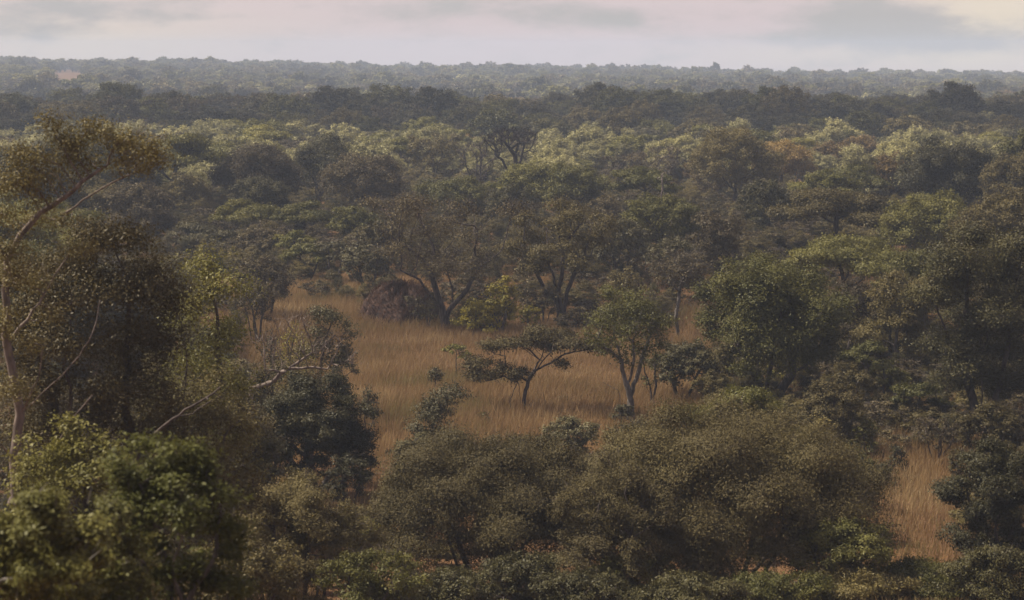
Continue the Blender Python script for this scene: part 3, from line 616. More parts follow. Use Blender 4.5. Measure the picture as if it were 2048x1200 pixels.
plant('dead_tree', 'dead tree', 'thinner leafless brown tree left of the bare black dead tree', 955, 284, 90, 281, bark='brown', mat='brown', lai=0.12, style='vase', cb=0.2, stems=4, twigs=8, natt=150, seed=139, r0=0.045, twig_w=0.05, lm='the thinner leafless tree')
plant(T, 'tree', 'thin see-through olive tree left of the leafless trees', 868, 268, 110, 292, mat='olive', style='vase', cb=0.3, lai=2.2, seed=140, lm='the thin see-through tree', twigs=6)
plant(T, 'tree', 'rounded green tree in front of the bare black dead tree', 1140, 322, 165, 236, mat='green', style='dome', cb=0.25, lai=4.8, seed=141, lm='the rounded green tree')
plant(T, 'tree', 'small dark round tree between the two fan-shaped tree tops', 1018, 368, 100, 222, mat='dark', style='dome', cb=0.25, lai=4.8, seed=142, lm='the small dark round tree')
plant(T, 'tree', 'green tree behind the top of the grey-brown fan-shaped tree', 905, 352, 150, 232, mat='green', style='dome', cb=0.25, lai=4.4, seed=143)
plant(T, 'tree', 'dark purplish tree top beside the green-topped fan-shaped tree', 1215, 385, 70, 215, mat='brown', style='dome', cb=0.25, lai=4.6, seed=144)
plant(T, 'tree', 'grey olive tree behind the right half of the green-topped fan-shaped tree', 1235, 430, 130, 172, mat='teal', style='dome', cb=0.2, lai=4.2, seed=145)
plant(T, 'tree', 'dull green tree behind the mound between the fan-shaped tree and thin-trunked tree', 770, 440, 120, 182, mat='olive', style='dome', cb=0.2, lai=4.2, seed=146)
plant(T, 'tree', 'dark green tree behind the slender brown-stemmed tree', 1345, 470, 120, 160, mat='teal', style='dome', cb=0.2, lai=4.4, seed=147)
plant(T, 'tree', 'olive tree at the left edge behind the brownish olive tree', 60, 470, 240, 120, mat='green', style='dome', cb=0.2, lai=4.2, seed=148)
plant(T, 'tree', 'grey-green tree behind the upright yellow-green tree', 330, 505, 170, 130, mat='teal', style='dome', cb=0.2, lai=4.0, seed=149)

# ================================================================== the wood behind: copies of ten kinds of tree
rng = np.random.default_rng(2024)
KINDS = [  # look, leaf, bark, style, h, rw, cb, stems, lai, twigs
    ('olive round-topped tree', 'olive', 'brown', 'dome', 7.0, 3.6, .25, 1, 4.2, 4),
    ('green round-topped tree', 'green', 'brown', 'dome', 7.0, 3.7, .25, 1, 4.4, 3),
    ('green flat-topped tree', 'green', 'brown', 'flat', 6.5, 4.0, .42, 1, 4.6, 3),
    ('yellow-green flat-topped tree', 'bright', 'brown', 'flat', 6.2, 3.6, .42, 2, 4.4, 3),
    ('dark dense tree', 'dark', 'brown', 'dome', 7.0, 3.9, .2, 1, 4.8, 3),
    ('brown twiggy tree', 'brown', 'brown', 'vase', 6.5, 3.4, .25, 3, 1.9, 9),
    ('grey-green rounded tree', 'teal', 'grey', 'dome', 6.2, 3.3, .25, 2, 4.0, 4),
    ('pale yellow-green rounded tree', 'pale', 'grey', 'dome', 6.0, 3.4, .25, 2, 4.0, 4),
    ('pale loose-crowned tree', 'pale', 'grey', 'tall', 6.4, 2.9, .25, 2, 3.2, 5),
    ('russet-tinged tree', 'rust', 'brown', 'dome', 5.8, 3.2, .25, 2, 3.8, 6),
]
def make_kind(i, leaf, sides=5, natt=240):
    look, lf, bk, st, h, rw, cb, stems, lai, tw = KINDS[i]
    return grow(900 + i, h, rw, style=st, cb=cb, stems=stems, lai=lai, twigs=tw, leaf=leaf, asp=0.5, twig_w=0.03, sides=sides, natt=natt, r0=0.016)

# spacing field: jittered grid, thinned where something already stands
def clear_of(x, y, r, u):
    if 100 < y < 153 and 470 < u < 1700: return False
    if y < 172 and 520 < u < 800: return False
    if y < 125: return False
    if y < 153 and not (u < 430 or u > 1700): return False
    for ox, oy, orr in OCC:
        if (x - ox) ** 2 + (y - oy) ** 2 < (orr + r * 0.55) ** 2: return False
    return True

def bare_patch(x, y):
    u = 1024 + FPX * x / y
    return (1140 < y < 1640 and 106 < u < 170 + (1640 - y) * 0.03)

pts = []
y = 82.0
while y < 2150:
    cell = 7.4 if y < 270 else 6.2 if y < 400 else (6.6 if y < 650 else 8.4)
    half = 0.24 * y + 15
    x = -half + rng.uniform(0, cell)
    while x < half:
        px, py = x + rng.uniform(-.42, .42) * cell, y + rng.uniform(-.42, .42) * cell
        x += cell
        if rng.random() < 0.08: continue
        pts.append((px, py))
    y += cell * (1.0 if y < 650 else 1.15)
band = np.sin(np.array([p[0] for p in pts]) * 0.03) * 12

def patchy(x, y):
    return math.sin(x * .021 + 2.1 * math.sin(y * .011)) + math.sin(y * .034 + 1.7 * math.sin(x * .013) + 1) + .5 * math.sin(x * .06 + y * .05)

def pick_kind(y, x=0):
    q = rng.random()
    if y > 640:
        t = patchy(x, y) + rng.normal(0, .7)
        if y < 980: return int(rng.choice([7, 9, 3, 8]) if t > .75 else rng.choice([0, 6, 5, 1]) if t > -.5 else rng.choice([4, 4, 1]))
        return int(rng.choice([7, 3, 0]) if t > .9 else rng.choice([0, 1, 6, 3]) if t > -1.1 else rng.choice([4, 1, 5]))
    if y < 250:   return int(rng.choice([0, 1, 2, 3, 4, 5, 6], p=[.14, .24, .26, .17, .08, .03, .08]))
    if y < 366:   return int(rng.choice([7, 8, 3, 1, 5, 9, 6], p=[.50, .26, .08, .03, .05, .05, .03]))  # pale kinds gathered here: leaf colour adds to the sunlit belt
    if y < 590:   return int(rng.choice([4, 1, 0, 6, 5], p=[.3, .26, .18, .18, .08]))  # darker leaf colours deepen the band under the cloud's shadow
    if y < 960:   return int(rng.choice([7, 0, 4, 9, 3, 6, 5], p=[.26, .18, .16, .1, .1, .12, .08]))
    return int(rng.choice([0, 1, 6, 3, 7, 4, 5], p=[.22, .2, .18, .14, .1, .1, .06]))

ind, rest = [], []
N_IND = 232
for (px, py), b in zip(pts, band):
    u = 1024 + FPX * px / py
    k = pick_kind(py + b, px)
    s = rng.uniform(0.8, 1.35) if py < 262 else rng.uniform(0.55, 1.1) if py < 420 else rng.uniform(0.8, 1.35)
    if py > 420: s *= rng.choice([.65, .8, .95, 1.15], p=[.2, .35, .3, .15])
    outside = not (-340 < u < 2388) if py < 160 else not (-110 < u < 2158)
    if py < 124 and not outside: continue
    if py < 175 and outside: k = int(rng.choice([0, 1, 4]))
    if py < 400 and not outside and not clear_of(px, py, 3.4 * s, u): continue
    if bare_patch(px, py): continue
    top_v = project(px, py, float(gz(px, py)) + KINDS[k][4] * s)[1]
    half_w = KINDS[k][5] * s * FPX / py
    if py < 420 and any(py < d_ and abs(u - u_) < rw_ * FPX / d_ * .8 + half_w * .7 and top_v < vt_ + .5 * h_ * FPX / d_ for u_, vt_, d_, h_, rw_ in SPOT if 138 < d_): continue
    rec = (px, py, k, s * rng.uniform(.92, 1.15), s * rng.uniform(.85, 1.12), rng.uniform(0, 2 * PI), u)
    if len(ind) < N_IND and -60 < u < 2108:
        ind.append(rec)
    elif py < 300 and not outside and not (-60 < u < 2108):
        continue
    else:
        rest.append(rec)

protos = {}
def place_copy(rec):
    px, py, k, sw, sh, rz, u = rec
    near = py < 215
    key = (k, near)
    if key not in protos:
        res = make_kind(k, 0.16 if near else 0.22)
        e = bpy.data.objects.new('broadleaf_tree', None); COL.objects.link(e)
        bk, lf = BARK[KINDS[k][2]], LEAF[KINDS[k][1]]
        t = link('trunk', mesh_quads('trunk', *res['wood'], [bk], smooth=np.ones(len(res['wood'][1]), bool)), e)
        c = link('crown', crown_mesh(res, lf, bk), e)
        protos[key] = (e, t, c)
    else:
        pe, pt, pc = protos[key]
        e = pe.copy(); COL.objects.link(e)
        for ch in (pt, pc):
            q = ch.copy(); COL.objects.link(q); q.parent = e
    e.location = (px, py, float(gz(px, py)) - 0.05)
    e.scale = (sw, sw, sh); e.rotation_euler = (0, 0, rz)
    e['category'] = 'tree'; e['group'] = 'trees of the wood behind the clearing'
    return e

WORDS = ['', 'second ', 'third ', 'fourth ', 'fifth ', 'sixth ', 'seventh ', 'eighth ', 'ninth ', 'tenth ']
buckets = {}
objs = []
for rec in ind:
    e = place_copy(rec); objs.append(e)
    px, py, k, sw, sh = rec[:5]
    u, v = project(px, py, float(gz(px, py)) + KINDS[k][4] * sh * 0.8)
    best = min(MARKS, key=lambda m: ((m[0] - u) * 1.0) ** 2 + ((m[1] - v) * 1.6) ** 2)
    du, dd = u - best[0], py - best[2]
    side = 'left' if du < 0 else 'right'
    if abs(du) < 28: rel = 'straight behind' if dd > 0 else 'straight in front of'
    elif dd > 12: rel = f'behind and {side} of'
    elif dd < -12: rel = f'in front and {side} of'
    else: rel = f'beside and {side} of'
    buckets.setdefault((KINDS[k][0], rel, best[3]), []).append((math.hypot(du, dd), e))
for (look, rel, mark), lst in buckets.items():
    lst.sort(key=lambda t: t[0])
    for i, (_, e) in enumerate(lst):
        first = 'first ' if i == 0 and len(lst) > 1 else WORDS[min(i, 9)]
        e['label'] = f'{first}{look} {rel} {mark}'

# ---- single trees that stand out far away (coarser leaves), whose crowns the far wood repeats
def far_tree(i, leaf, u, vt, w, d, label, natt=150):
    res = make_kind(i, leaf, 4, natt)
    me = single_mesh(res, LEAF[KINDS[i][1]], BARK[KINDS[i][2]])
    o = link('broadleaf_tree', me)
    x = float(at(u, 600, d)[0]); z = float(gz(x, d))
    h = max(4.5, float(at(u, vt, d)[2]) - z)
    o.location = (x, d, z - 0.1)
    s = w / FPX * d / 2 / KINDS[i][5]
    o.scale = (s, s, h / KINDS[i][4]); o.rotation_euler = (0, 0, i * 1.3)
    tag(o, label, 'tree', 'single trees standing out in the far wood')
    return o
MID = {}
for i, u, vt, w, d, lab in [
        (4, 690, 203, 62, 560, 'dark dome-shaped tree standing out alone left of centre in the far wood'),
        (1, 1390, 236, 58, 412, 'rounded mid-green tree at the dark edge of the pale belt, right of centre'),
        (0, 1248, 226, 64, 425, 'rounded olive tree at the dark edge above the pale belt, right of the dead tree'),
        (6, 1602, 252, 46, 405, 'grey-green round tree at the top of the pale belt, right of the orange-topped tree'),
        (5, 1150, 258, 50, 398, 'purplish twiggy tree in the pale belt right of the bare black dead tree'),
        (7, 1965, 222, 90, 418, 'tall pale tree rising above the pale belt near the right edge'),
        (8, 1856, 238, 42, 410, 'narrow grey-green tree rising above the pale belt, left of the tall pale tree'),
        (3, 830, 240, 50, 420, 'pale green tree peaking over the pale belt above the thin see-through tree'),
        (9, 965, 248, 60, 396, 'cream-tinted round tree in the pale belt left of the bare black dead tree'),
        (2, 1120, 248, 60, 405, 'flat-topped green tree in the pale belt just right of the bare black dead tree')]:
    MID[i] = far_tree(i, 0.27, u, vt, w, d, lab)
FAR = {}
for i, u, vt, w, d, lab in [
        (4, 1495, 190, 66, 640, 'dark broad tree topping the dark belt right of centre'),
        (1, 1200, 196, 70, 640, 'dark green broad tree topping the dark belt at centre right'),
        (6, 1705, 172, 28, 900, 'small dark round tree alone above the dark belt on the right'),
        (0, 1592, 184, 34, 860, 'small olive round tree above the dark belt on the right'),
        (5, 745, 192, 60, 800, 'purplish tree in the lighter strip behind the dark dome-shaped tree'),
        (7, 545, 185, 60, 830, 'pale rounded tree in the lighter strip left of centre'),
        (3, 430, 113, 30, 1700, 'rounded tree standing up on the skyline above the left third'),
        (2, 1425, 126, 26, 1700, 'flat-topped tree standing up on the skyline right of centre'),
        (9, 1490, 129, 22, 1705, 'second small crown standing up on the skyline right of centre')]:
    FAR[i] = far_tree(i, 0.75, u, vt, w, d, lab, 90)

def scatter(name, protos_list, recs, kind_label):
    """ONE object: a point per plant, each point carrying a copy of one of the plants built above"""
    me = bpy.data.meshes.new(name)
    P = np.array([(r[0], r[1], float(gz(r[0], r[1])) - 0.1) for r in recs], np.float32)
    me.vertices.add(len(P)); me.vertices.foreach_set('co', P.ravel())
    for nm, tp in (('idx', 'INT'), ('rz', 'FLOAT'), ('sw', 'FLOAT'), ('sh', 'FLOAT')):
        me.attributes.new(nm, tp, 'POINT')
    me.attributes['idx'].data.foreach_set('value', np.array([r[2] for r in recs], np.int32))
    me.attributes['rz'].data.foreach_set('value', np.array([r[5] for r in recs], np.float32))
    me.attributes['sw'].data.foreach_set('value', np.array([r[3] for r in recs], np.float32))
    me.attributes['sh'].data.foreach_set('value', np.array([r[4] for r in recs], np.float32))
    o = link(name, me)
    ng = bpy.data.node_groups.new(name, 'GeometryNodeTree')
    ng.interface.new_socket('Geometry', in_out='INPUT', socket_type='NodeSocketGeometry')
    ng.interface.new_socket('Geometry', in_out='OUTPUT', socket_type='NodeSocketGeometry')
    N, L = ng.nodes, ng.links
    gi, go = N.new('NodeGroupInput'), N.new('NodeGroupOutput')
    jn2 = N.new('GeometryNodeJoinGeometry')
    def attr(nm, tp):
        a = N.new('GeometryNodeInputNamedAttribute'); a.data_type = tp; a.inputs['Name'].default_value = nm
        return a.outputs['Attribute']
    idx, rz, sw, sh = attr('idx', 'INT'), attr('rz', 'FLOAT'), attr('sw', 'FLOAT'), attr('sh', 'FLOAT')
    cr = N.new('ShaderNodeCombineXYZ'); L.new(rz, cr.inputs[2])
    cs = N.new('ShaderNodeCombineXYZ'); L.new(sw, cs.inputs[0]); L.new(sw, cs.inputs[1]); L.new(sh, cs.inputs[2])
    for k, po in protos_list.items():
        inf = N.new('GeometryNodeObjectInfo'); inf.transform_space = 'ORIGINAL'
        inf.inputs['Object'].default_value = po; inf.inputs['As Instance'].default_value = True
        eq = N.new('FunctionNodeCompare'); eq.data_type = 'INT'; eq.operation = 'EQUAL'
        L.new(idx, eq.inputs[2]); eq.inputs[3].default_value = k
        iop = N.new('GeometryNodeInstanceOnPoints')
        L.new(gi.outputs[0], iop.inputs['Points']); L.new(eq.outputs[0], iop.inputs['Selection'])
        L.new(inf.outputs['Geometry'], iop.inputs['Instance'])
        L.new(cr.outputs[0], iop.inputs['Rotation']); L.new(cs.outputs[0], iop.inputs['Scale'])
        L.new(iop.outputs[0], jn2.inputs[0])
    L.new(jn2.outputs[0], go.inputs[0])
    md = o.modifiers.new('scatter', 'NODES'); md.node_group = ng
    o['kind'] = 'stuff'; o['label'] = kind_label[0]; o['category'] = kind_label[1]
    return o

mid_r = [r for r in rest if r[1] < 640]
far_r = [r for r in rest if r[1] >= 640]
# ONE object for the wood too far off to count: nearer copies are leafier than the distant ones
allp = {k: o for k, o in MID.items()}; allp.update({100 + k: o for k, o in FAR.items()})
recs = mid_r + [(r[0], r[1], r[2] + 100 if r[2] in FAR else 100, *r[3:]) for r in far_r]
recs = [(r[0], r[1], (100 if r[2] == 108 else r[2]), *r[3:]) for r in recs]
scatter('far_woodland', allp, recs, ('far wooded plain and ridge of countless hazy tree crowns reaching the skyline', 'woodland'))

# ---- undergrowth between the trunks
HG = {o.name: max(v.co.z for v in o.data.vertices) for o in COL.objects if o.name.split('.')[0] == 'crown' and o.parent.get('category') == 'shrub'}
shr = [o for o in COL.objects if o.name.split('.')[0] == 'crown' and o.parent and o.parent.get('category') == 'shrub'
       and o.parent.get('label', '').startswith(('dark twiggy shrub between', 'olive shrub at the right shoulder', 'olive leafy shrub right under', 'brown twiggy shrub left of', 'brownish leafy shrub behind'))]
ug = []
for i in range(7500):
    yy = math.sqrt(rng.uniform(64 ** 2, 335 ** 2)) if i > 1500 else math.sqrt(rng.uniform(76 ** 2, 135 ** 2))
    xx = rng.uniform(-1, 1) * (0.225 * yy + 14)
    u = 1024 + FPX * xx / yy
    if 98 < yy < (144 if u > 900 else 151) and 480 < u < 1430: continue
    if yy < 158 and 540 < u < 720: continue
    if yy < 98 and 1690 < u < 1960: continue
    if yy < 77 and u > 760: continue
    if yy <= 98 and 740 < u < 1120 and yy > 88: continue
    k = int(rng.integers(0, len(shr)))
    t = rng.uniform(0.5, 1.25) if (yy < 140 and 480 < u < 1430) else rng.uniform(0.9, 2.2) if yy < 175 else rng.uniform(1.0, 3.0)
    s = t / HG[shr[k].name]
    ug.append((xx, yy, k, s * rng.uniform(1.0, 1.6), s, rng.uniform(0, 6.28)))
scatter('undergrowth', dict(enumerate(shr)), ug, ('low leafy undergrowth between the tree trunks', 'undergrowth'))

# ================================================================== ground, grass, mound
def ground_mat():
    m, nt, N, L = new_mat('dry_grass_ground')
    out = N.new('ShaderNodeOutputMaterial'); tc = N.new('ShaderNodeTexCoord')
    n1 = N.new('ShaderNodeTexNoise'); n1.inputs['Scale'].default_value = 0.09; n1.inputs['Detail'].default_value = 6
    n2 = N.new('ShaderNodeTexNoise'); n2.inputs['Scale'].default_value = 3.0; n2.inputs['Detail'].default_value = 5
    L.new(tc.outputs['Object'], n1.inputs['Vector']); L.new(tc.outputs['Object'], n2.inputs['Vector'])
    c1 = N.new('ShaderNodeValToRGB')
    c1.color_ramp.elements[0].position = .35; c1.color_ramp.elements[0].color = (0.10, 0.055, 0.03, 1)
    c1.color_ramp.elements[1].position = .65; c1.color_ramp.elements[1].color = (0.16, 0.09, 0.045, 1)
    L.new(n1.outputs['Fac'], c1.inputs[0])
    mx = N.new('ShaderNodeMix'); mx.data_type = 'RGBA'; mx.blend_type = 'MULTIPLY'; mx.inputs['Factor'].default_value = 0.7
    c2 = N.new('ShaderNodeValToRGB')
    c2.color_ramp.elements[0].position = .3; c2.color_ramp.elements[0].color = (0.45, 0.42, 0.4, 1)
    c2.color_ramp.elements[1].position = .7; c2.color_ramp.elements[1].color = (1, 1, 1, 1)
    L.new(n2.outputs['Fac'], c2.inputs[0])
    L.new(c1.outputs[0], mx.inputs['A']); L.new(c2.outputs[0], mx.inputs['B'])
    p = N.new('ShaderNodeBsdfPrincipled'); p.inputs['Roughness'].default_value = 1; p.inputs['Specular IOR Level'].default_value = 0.05
    L.new(mx.outputs['Result'], p.inputs['Base Color'])
    bp = N.new('ShaderNodeBump'); bp.inputs['Strength'].default_value = .8; bp.inputs['Distance'].default_value = .15
    L.new(n2.outputs['Fac'], bp.inputs['Height']); L.new(bp.outputs[0], p.inputs['Normal'])
    L.new(p.outputs[0], out.inputs['Surface'])
    return m

ys = np.concatenate([np.arange(-60, 130, 2.0), np.arange(130, 420, 5.0), np.arange(420, 2300, 25.0), np.arange(2300, 2401, 50.0)])
tx = np.linspace(-1, 1, 121); xs = np.sign(tx) * (np.abs(tx) ** 1.9) * 1400
X, Y = np.meshgrid(xs, ys)
V = np.stack([X, Y, gz(X, Y)], -1).reshape(-1, 3)
nx = len(xs); i0 = (np.arange(len(ys) - 1)[:, None] * nx + np.arange(nx - 1)[None]).ravel()
g = link('ground', mesh_quads('ground', V, np.stack([i0, i0 + 1, i0 + 1 + nx, i0 + nx], 1), [ground_mat()], smooth=np.ones(len(i0), bool)))
g['kind'] = 'structure'; g['label'] = 'dry reddish ground under the grass and trees'

def grass_mat():
    m, nt, N, L = new_mat('dry_orange_grass')
    out = N.new('ShaderNodeOutputMaterial'); tc = N.new('ShaderNodeTexCoord'); geo = N.new('ShaderNodeNewGeometry')
    n1 = N.new('ShaderNodeTexNoise'); n1.inputs['Scale'].default_value = 0.16; n1.inputs['Detail'].default_value = 4
    L.new(tc.outputs['Object'], n1.inputs['Vector'])
    a = N.new('ShaderNodeMath'); a.operation = 'MULTIPLY_ADD'; a.inputs[1].default_value = .28; a.inputs[2].default_value = -.14
    L.new(geo.outputs['Random Per Island'], a.inputs[0])
    b = N.new('ShaderNodeMath'); b.operation = 'ADD'; L.new(a.outputs[0], b.inputs[0]); L.new(n1.outputs['Fac'], b.inputs[1])
    c = N.new('ShaderNodeValToRGB')
    e = c.color_ramp.elements
    e[0].position = .28; e[0].color = (0.18, 0.148, 0.056, 1)
    e[1].position = .74; e[1].color = (0.35, 0.255, 0.128, 1)
    q = e.new(.42); q.color = (0.205, 0.126, 0.057, 1)
    q = e.new(.58); q.color = (0.262, 0.168, 0.076, 1)
    L.new(b.outputs[0], c.inputs[0])
    p = N.new('ShaderNodeBsdfPrincipled'); p.inputs['Roughness'].default_value = .7; p.inputs['Specular IOR Level'].default_value = .2
    t = N.new('ShaderNodeBsdfTranslucent')
    L.new(c.outputs[0], p.inputs['Base Color']); L.new(c.outputs[0], t.inputs['Color'])
    ms = N.new('ShaderNodeMixShader'); ms.inputs[0].default_value = .3
    L.new(p.outputs[0], ms.inputs[1]); L.new(t.outputs[0], ms.inputs[2]); L.new(ms.outputs[0], out.inputs['Surface'])
    return m

n = 1000000
yy = np.sqrt(rng.uniform(62 ** 2, 205 ** 2, n)); xx = rng.uniform(-1, 1, n) * (0.225 * yy + 12)
uu = 1024 + FPX * xx / yy
open_ = ((yy > 98) & (yy < 156) & (uu > 470) & (uu < 1460)) | ((yy < 178) & (yy > 120) & (uu > 500) & (uu < 800)) | ((yy < 114) & (uu > 1640) & (uu < 2300))
keep = (open_ | (rng.random(n) < 0.42)) & ~((yy < 79) & (uu > 640) & (uu < 1700))
xx, yy, uu, open_ = xx[keep], yy[keep], uu[keep], open_[keep]
tuft = 0.5 + 0.5 * np.sin(xx * 1.7 + 2 * np.sin(yy * 0.9)) * np.sin(yy * 1.3 + 1.5 * np.sin(xx * 0.6))
patch = 0.5 + 0.5 * np.sin(xx * 0.33 + 1.0 + np.sin(yy * .21)) * np.sin(yy * 0.27)
n = len(xx)
low = sstep(.15, .6, 0.5 + 0.5 * np.sin(xx * 0.19 + 2.0 * np.sin(yy * .083 + .7)) * np.cos(yy * 0.145 + xx * .06))
h = (0.42 + 0.16 * tuft + 0.3 * patch) * (.55 + .5 * low) * rng.uniform(.6, 1.35, n) * np.where(open_, 1, .75)
w = rng.uniform(.007, .015, n)
az = rng.uniform(0, 2 * PI, n); ln = rng.normal(0, .32, n) * h
wind = 0.16 * h
B0 = np.stack([xx, yy, gz(xx, yy) - .03], -1)
sd = np.stack([np.cos(az), np.sin(az) * .6, 0 * az], -1) * w[:, None]
tip = B0 + np.stack([np.sin(az) * ln + wind, np.cos(az) * ln, h], -1)
mid_ = B0 + np.stack([np.sin(az) * ln * .35 + wind * .3, np.cos(az) * ln * .35, h * .6], -1)
V = np.stack([B0 - sd, B0 + sd, mid_ + sd * .8, mid_ - sd * .8, tip + sd * .25, tip - sd * .25], 1).reshape(-1, 3)
k = np.arange(n)[:, None] * 6
Q = np.stack([k + [0, 1, 2, 3], k + [3, 2, 4, 5]], 1).reshape(-1, 4)
o = link('grass', mesh_quads('grass', V, Q, [grass_mat()]))
o['kind'] = 'stuff'; o['label'] = 'tall dry orange grass of the clearing and under the trees'; o['category'] = 'grass'

# reddish termite mound, grown over with dry grass
def mound():
    m, nt, N, L = new_mat('reddish_earth')
    out = N.new('ShaderNodeOutputMaterial'); tc = N.new('ShaderNodeTexCoord')
    n1 = N.new('ShaderNodeTexNoise'); n1.inputs['Scale'].default_value = 3.5; n1.inputs['Detail'].default_value = 6
    L.new(tc.outputs['Object'], n1.inputs['Vector'])
    c = N.new('ShaderNodeValToRGB')
    c.color_ramp.elements[0].position = .35; c.color_ramp.elements[0].color = (.030, .016, .012, 1)
    c.color_ramp.elements[1].position = .7; c.color_ramp.elements[1].color = (.085, .042, .027, 1)
    L.new(n1.outputs['Fac'], c.inputs[0])
    p = N.new('ShaderNodeBsdfPrincipled'); p.inputs['Roughness'].default_value = 1
    L.new(c.outputs[0], p.inputs['Base Color'])
    bp = N.new('ShaderNodeBump'); bp.inputs['Distance'].default_value = .15; L.new(n1.outputs['Fac'], bp.inputs['Height']); L.new(bp.outputs[0], p.inputs['Normal'])
    L.new(p.outputs[0], out.inputs['Surface'])
    d = 150.5
    x = at(800, 600, d)[0]; z = float(gz(x, d))
    e = bpy.data.objects.new('termite_mound', None); COL.objects.link(e); e.location = (x, d, z)
    tag(e, 'rounded reddish brown earth mound with dry grass on top at the back of the clearing', 'mound')
    r = np.random.default_rng(3)
    na, nr = 72, 20
    a = np.arange(na) * 2 * PI / na; t = np.linspace(0, 1, nr)
    Rm = 2.65 * (1 + .08 * np.sin(3 * a + 1) + .06 * np.sin(7 * a) + .04 * np.sin(13 * a + 2))
    Zp = 2.2 * (1 - t ** 3.2)
    Rr = t[:, None] * Rm[None]
    Z = Zp[:, None] * (1 + .12 * np.sin(2 * a[None] + 3 * t[:, None]) + .07 * np.sin(9 * a[None] + 5 * t[:, None])) + r.normal(0, .09, (nr, na)) + .16 * np.sin(5 * a[None] + 9 * t[:, None]) * t[:, None] - .1
    V = np.stack([Rr * np.cos(a) * 1.05, Rr * np.sin(a) * .8, Z], -1).reshape(-1, 3)
    i, j = np.meshgrid(np.arange(nr - 1), np.arange(na), indexing='ij')
    Q = np.stack([i * na + j, (i + 1) * na + j, (i + 1) * na + (j + 1) % na, i * na + (j + 1) % na], -1).reshape(-1, 4)
    link('earth', mesh_quads('earth', V, Q, [m], smooth=np.ones(len(Q), bool)), e)
    k = r.integers(na, nr * na, 7000); base = V[k] + r.normal(0, .06, (7000, 3))
    hh = r.uniform(.12, .35, (7000, 1)); az = r.uniform(0, 6.28, 7000)
    s = np.stack([np.cos(az), np.sin(az), 0 * az], -1) * .012
    tip = base + np.concatenate([r.normal(0, .14, (7000, 2)) + base[:, :2] * .08, hh], 1)
    GV = np.stack([base - s, base + s, tip + s * .3, tip - s * .3], 1).reshape(-1, 3)
    link('dry_grass', mesh_quads('dry_grass', GV, np.arange(len(GV)).reshape(-1, 4), [leaf_mat('reddish_dry_brush', (.06, .030, .020), (.15, .080, .042), .15, .05)]), e)['kind'] = 'stuff'
mound()

# ================================================================== light, sky, clouds, haze
EL = math.radians(55)
AZ = math.radians(-76)            # from +y towards -x: high on the left, a little ahead of the viewer
SUN = np.array((math.sin(AZ) * math.cos(EL), math.cos(AZ) * math.cos(EL), math.sin(EL)))
sl = bpy.data.lights.new('sun', 'SUN'); sl.energy = 5.0; sl.angle = math.radians(1.0); sl.color = (1.0, 0.90, 0.72)
so = bpy.data.objects.new('sun', sl); COL.objects.link(so)
so.rotation_euler = Vector(-SUN).to_track_quat('-Z', 'Y').to_euler()
so.location = (0, 0, 900)

w = bpy.data.worlds.new('World'); scene.world = w; w.use_nodes = True
nt = w.node_tree; nt.nodes.clear(); N, L = nt.nodes, nt.links
out = N.new('ShaderNodeOutputWorld')
sky = N.new('ShaderNodeTexSky'); sky.sky_type = 'NISHITA'; sky.sun_disc = False
sky.sun_elevation = EL; sky.sun_rotation = AZ % (2 * PI); sky.air_density = 1.2; sky.dust_density = 2.5
bg = N.new('ShaderNodeBackground'); bg.inputs['Strength'].default_value = 0.05
L.new(sky.outputs[0], bg.inputs['Color'])
def math_node(op, a=None, b=None, c=None, clamp=False):
    m = N.new('ShaderNodeMath'); m.operation = op; m.use_clamp = clamp
    for i, q in enumerate((a, b, c)):
        if q is None: continue
        if isinstance(q, (int, float)): m.inputs[i].default_value = q
        else: L.new(q, m.inputs[i])
    return m.outputs[0]
tc = N.new('ShaderNodeTexCoord'); sp = N.new('ShaderNodeSeparateXYZ'); L.new(tc.outputs['Generated'], sp.inputs[0])
ymx = math_node('MAXIMUM', sp.outputs[1], 0.05)
ax = math_node('DIVIDE', sp.outputs[0], ymx); az_ = math_node('DIVIDE', sp.outputs[2], ymx)
cv = N.new('ShaderNodeCombineXYZ')
L.new(math_node('MULTIPLY', ax, 24.0), cv.inputs[0]); L.new(math_node('MULTIPLY', az_, 62.0), cv.inputs[1])
noi = N.new('ShaderNodeTexNoise'); noi.inputs['Scale'].default_value = 1.0; noi.inputs['Detail'].default_value = 5; noi.inputs['Roughness'].default_value = .64
L.new(cv.outputs[0], noi.inputs['Vector'])
def blob(u, v, ru, rv, amp):
    cx, cz = (u - 1024) / FPX, (100 - v) / FPX
    dx = math_node('MULTIPLY', math_node('SUBTRACT', ax, cx), FPX / ru); dz = math_node('MULTIPLY', math_node('SUBTRACT', az_, cz), FPX / rv)
    r2 = math_node('ADD', math_node('MULTIPLY', dx, dx), math_node('MULTIPLY', dz, dz))
    return math_node('MULTIPLY', math_node('EXPONENT', math_node('MULTIPLY', r2, -1.0)), amp)
acc = None
for b in [(1740, 45, 160, 50, .6), (1930, 85, 150, 28, .45), (1200, 38, 190, 30, .4), (880, 14, 200, 24, .36), (140, 15, 260, 26, .4), (60, 62, 160, 24, .3), (1560, 80, 170, 16, .28), (1120, 96, 140, 9, .16), (430, 36, 120, 10, .18), (1420, -60, 500, 40, .25), (300, -70, 500, 40, .25)]:
    q = blob(*b); acc = q if acc is None else math_node('ADD', acc, q)
fac = math_node('ADD', acc, math_node('MULTIPLY_ADD', noi.outputs['Fac'], 1.3, -.62))
ramp = N.new('ShaderNodeValToRGB'); ramp.color_ramp.interpolation = 'EASE'
ramp.color_ramp.elements[0].position = .06; ramp.color_ramp.elements[0].color = (0, 0, 0, 1)
ramp.color_ramp.elements[1].position = .52; ramp.color_ramp.elements[1].color = (1, 1, 1, 1)
L.new(fac, ramp.inputs[0])
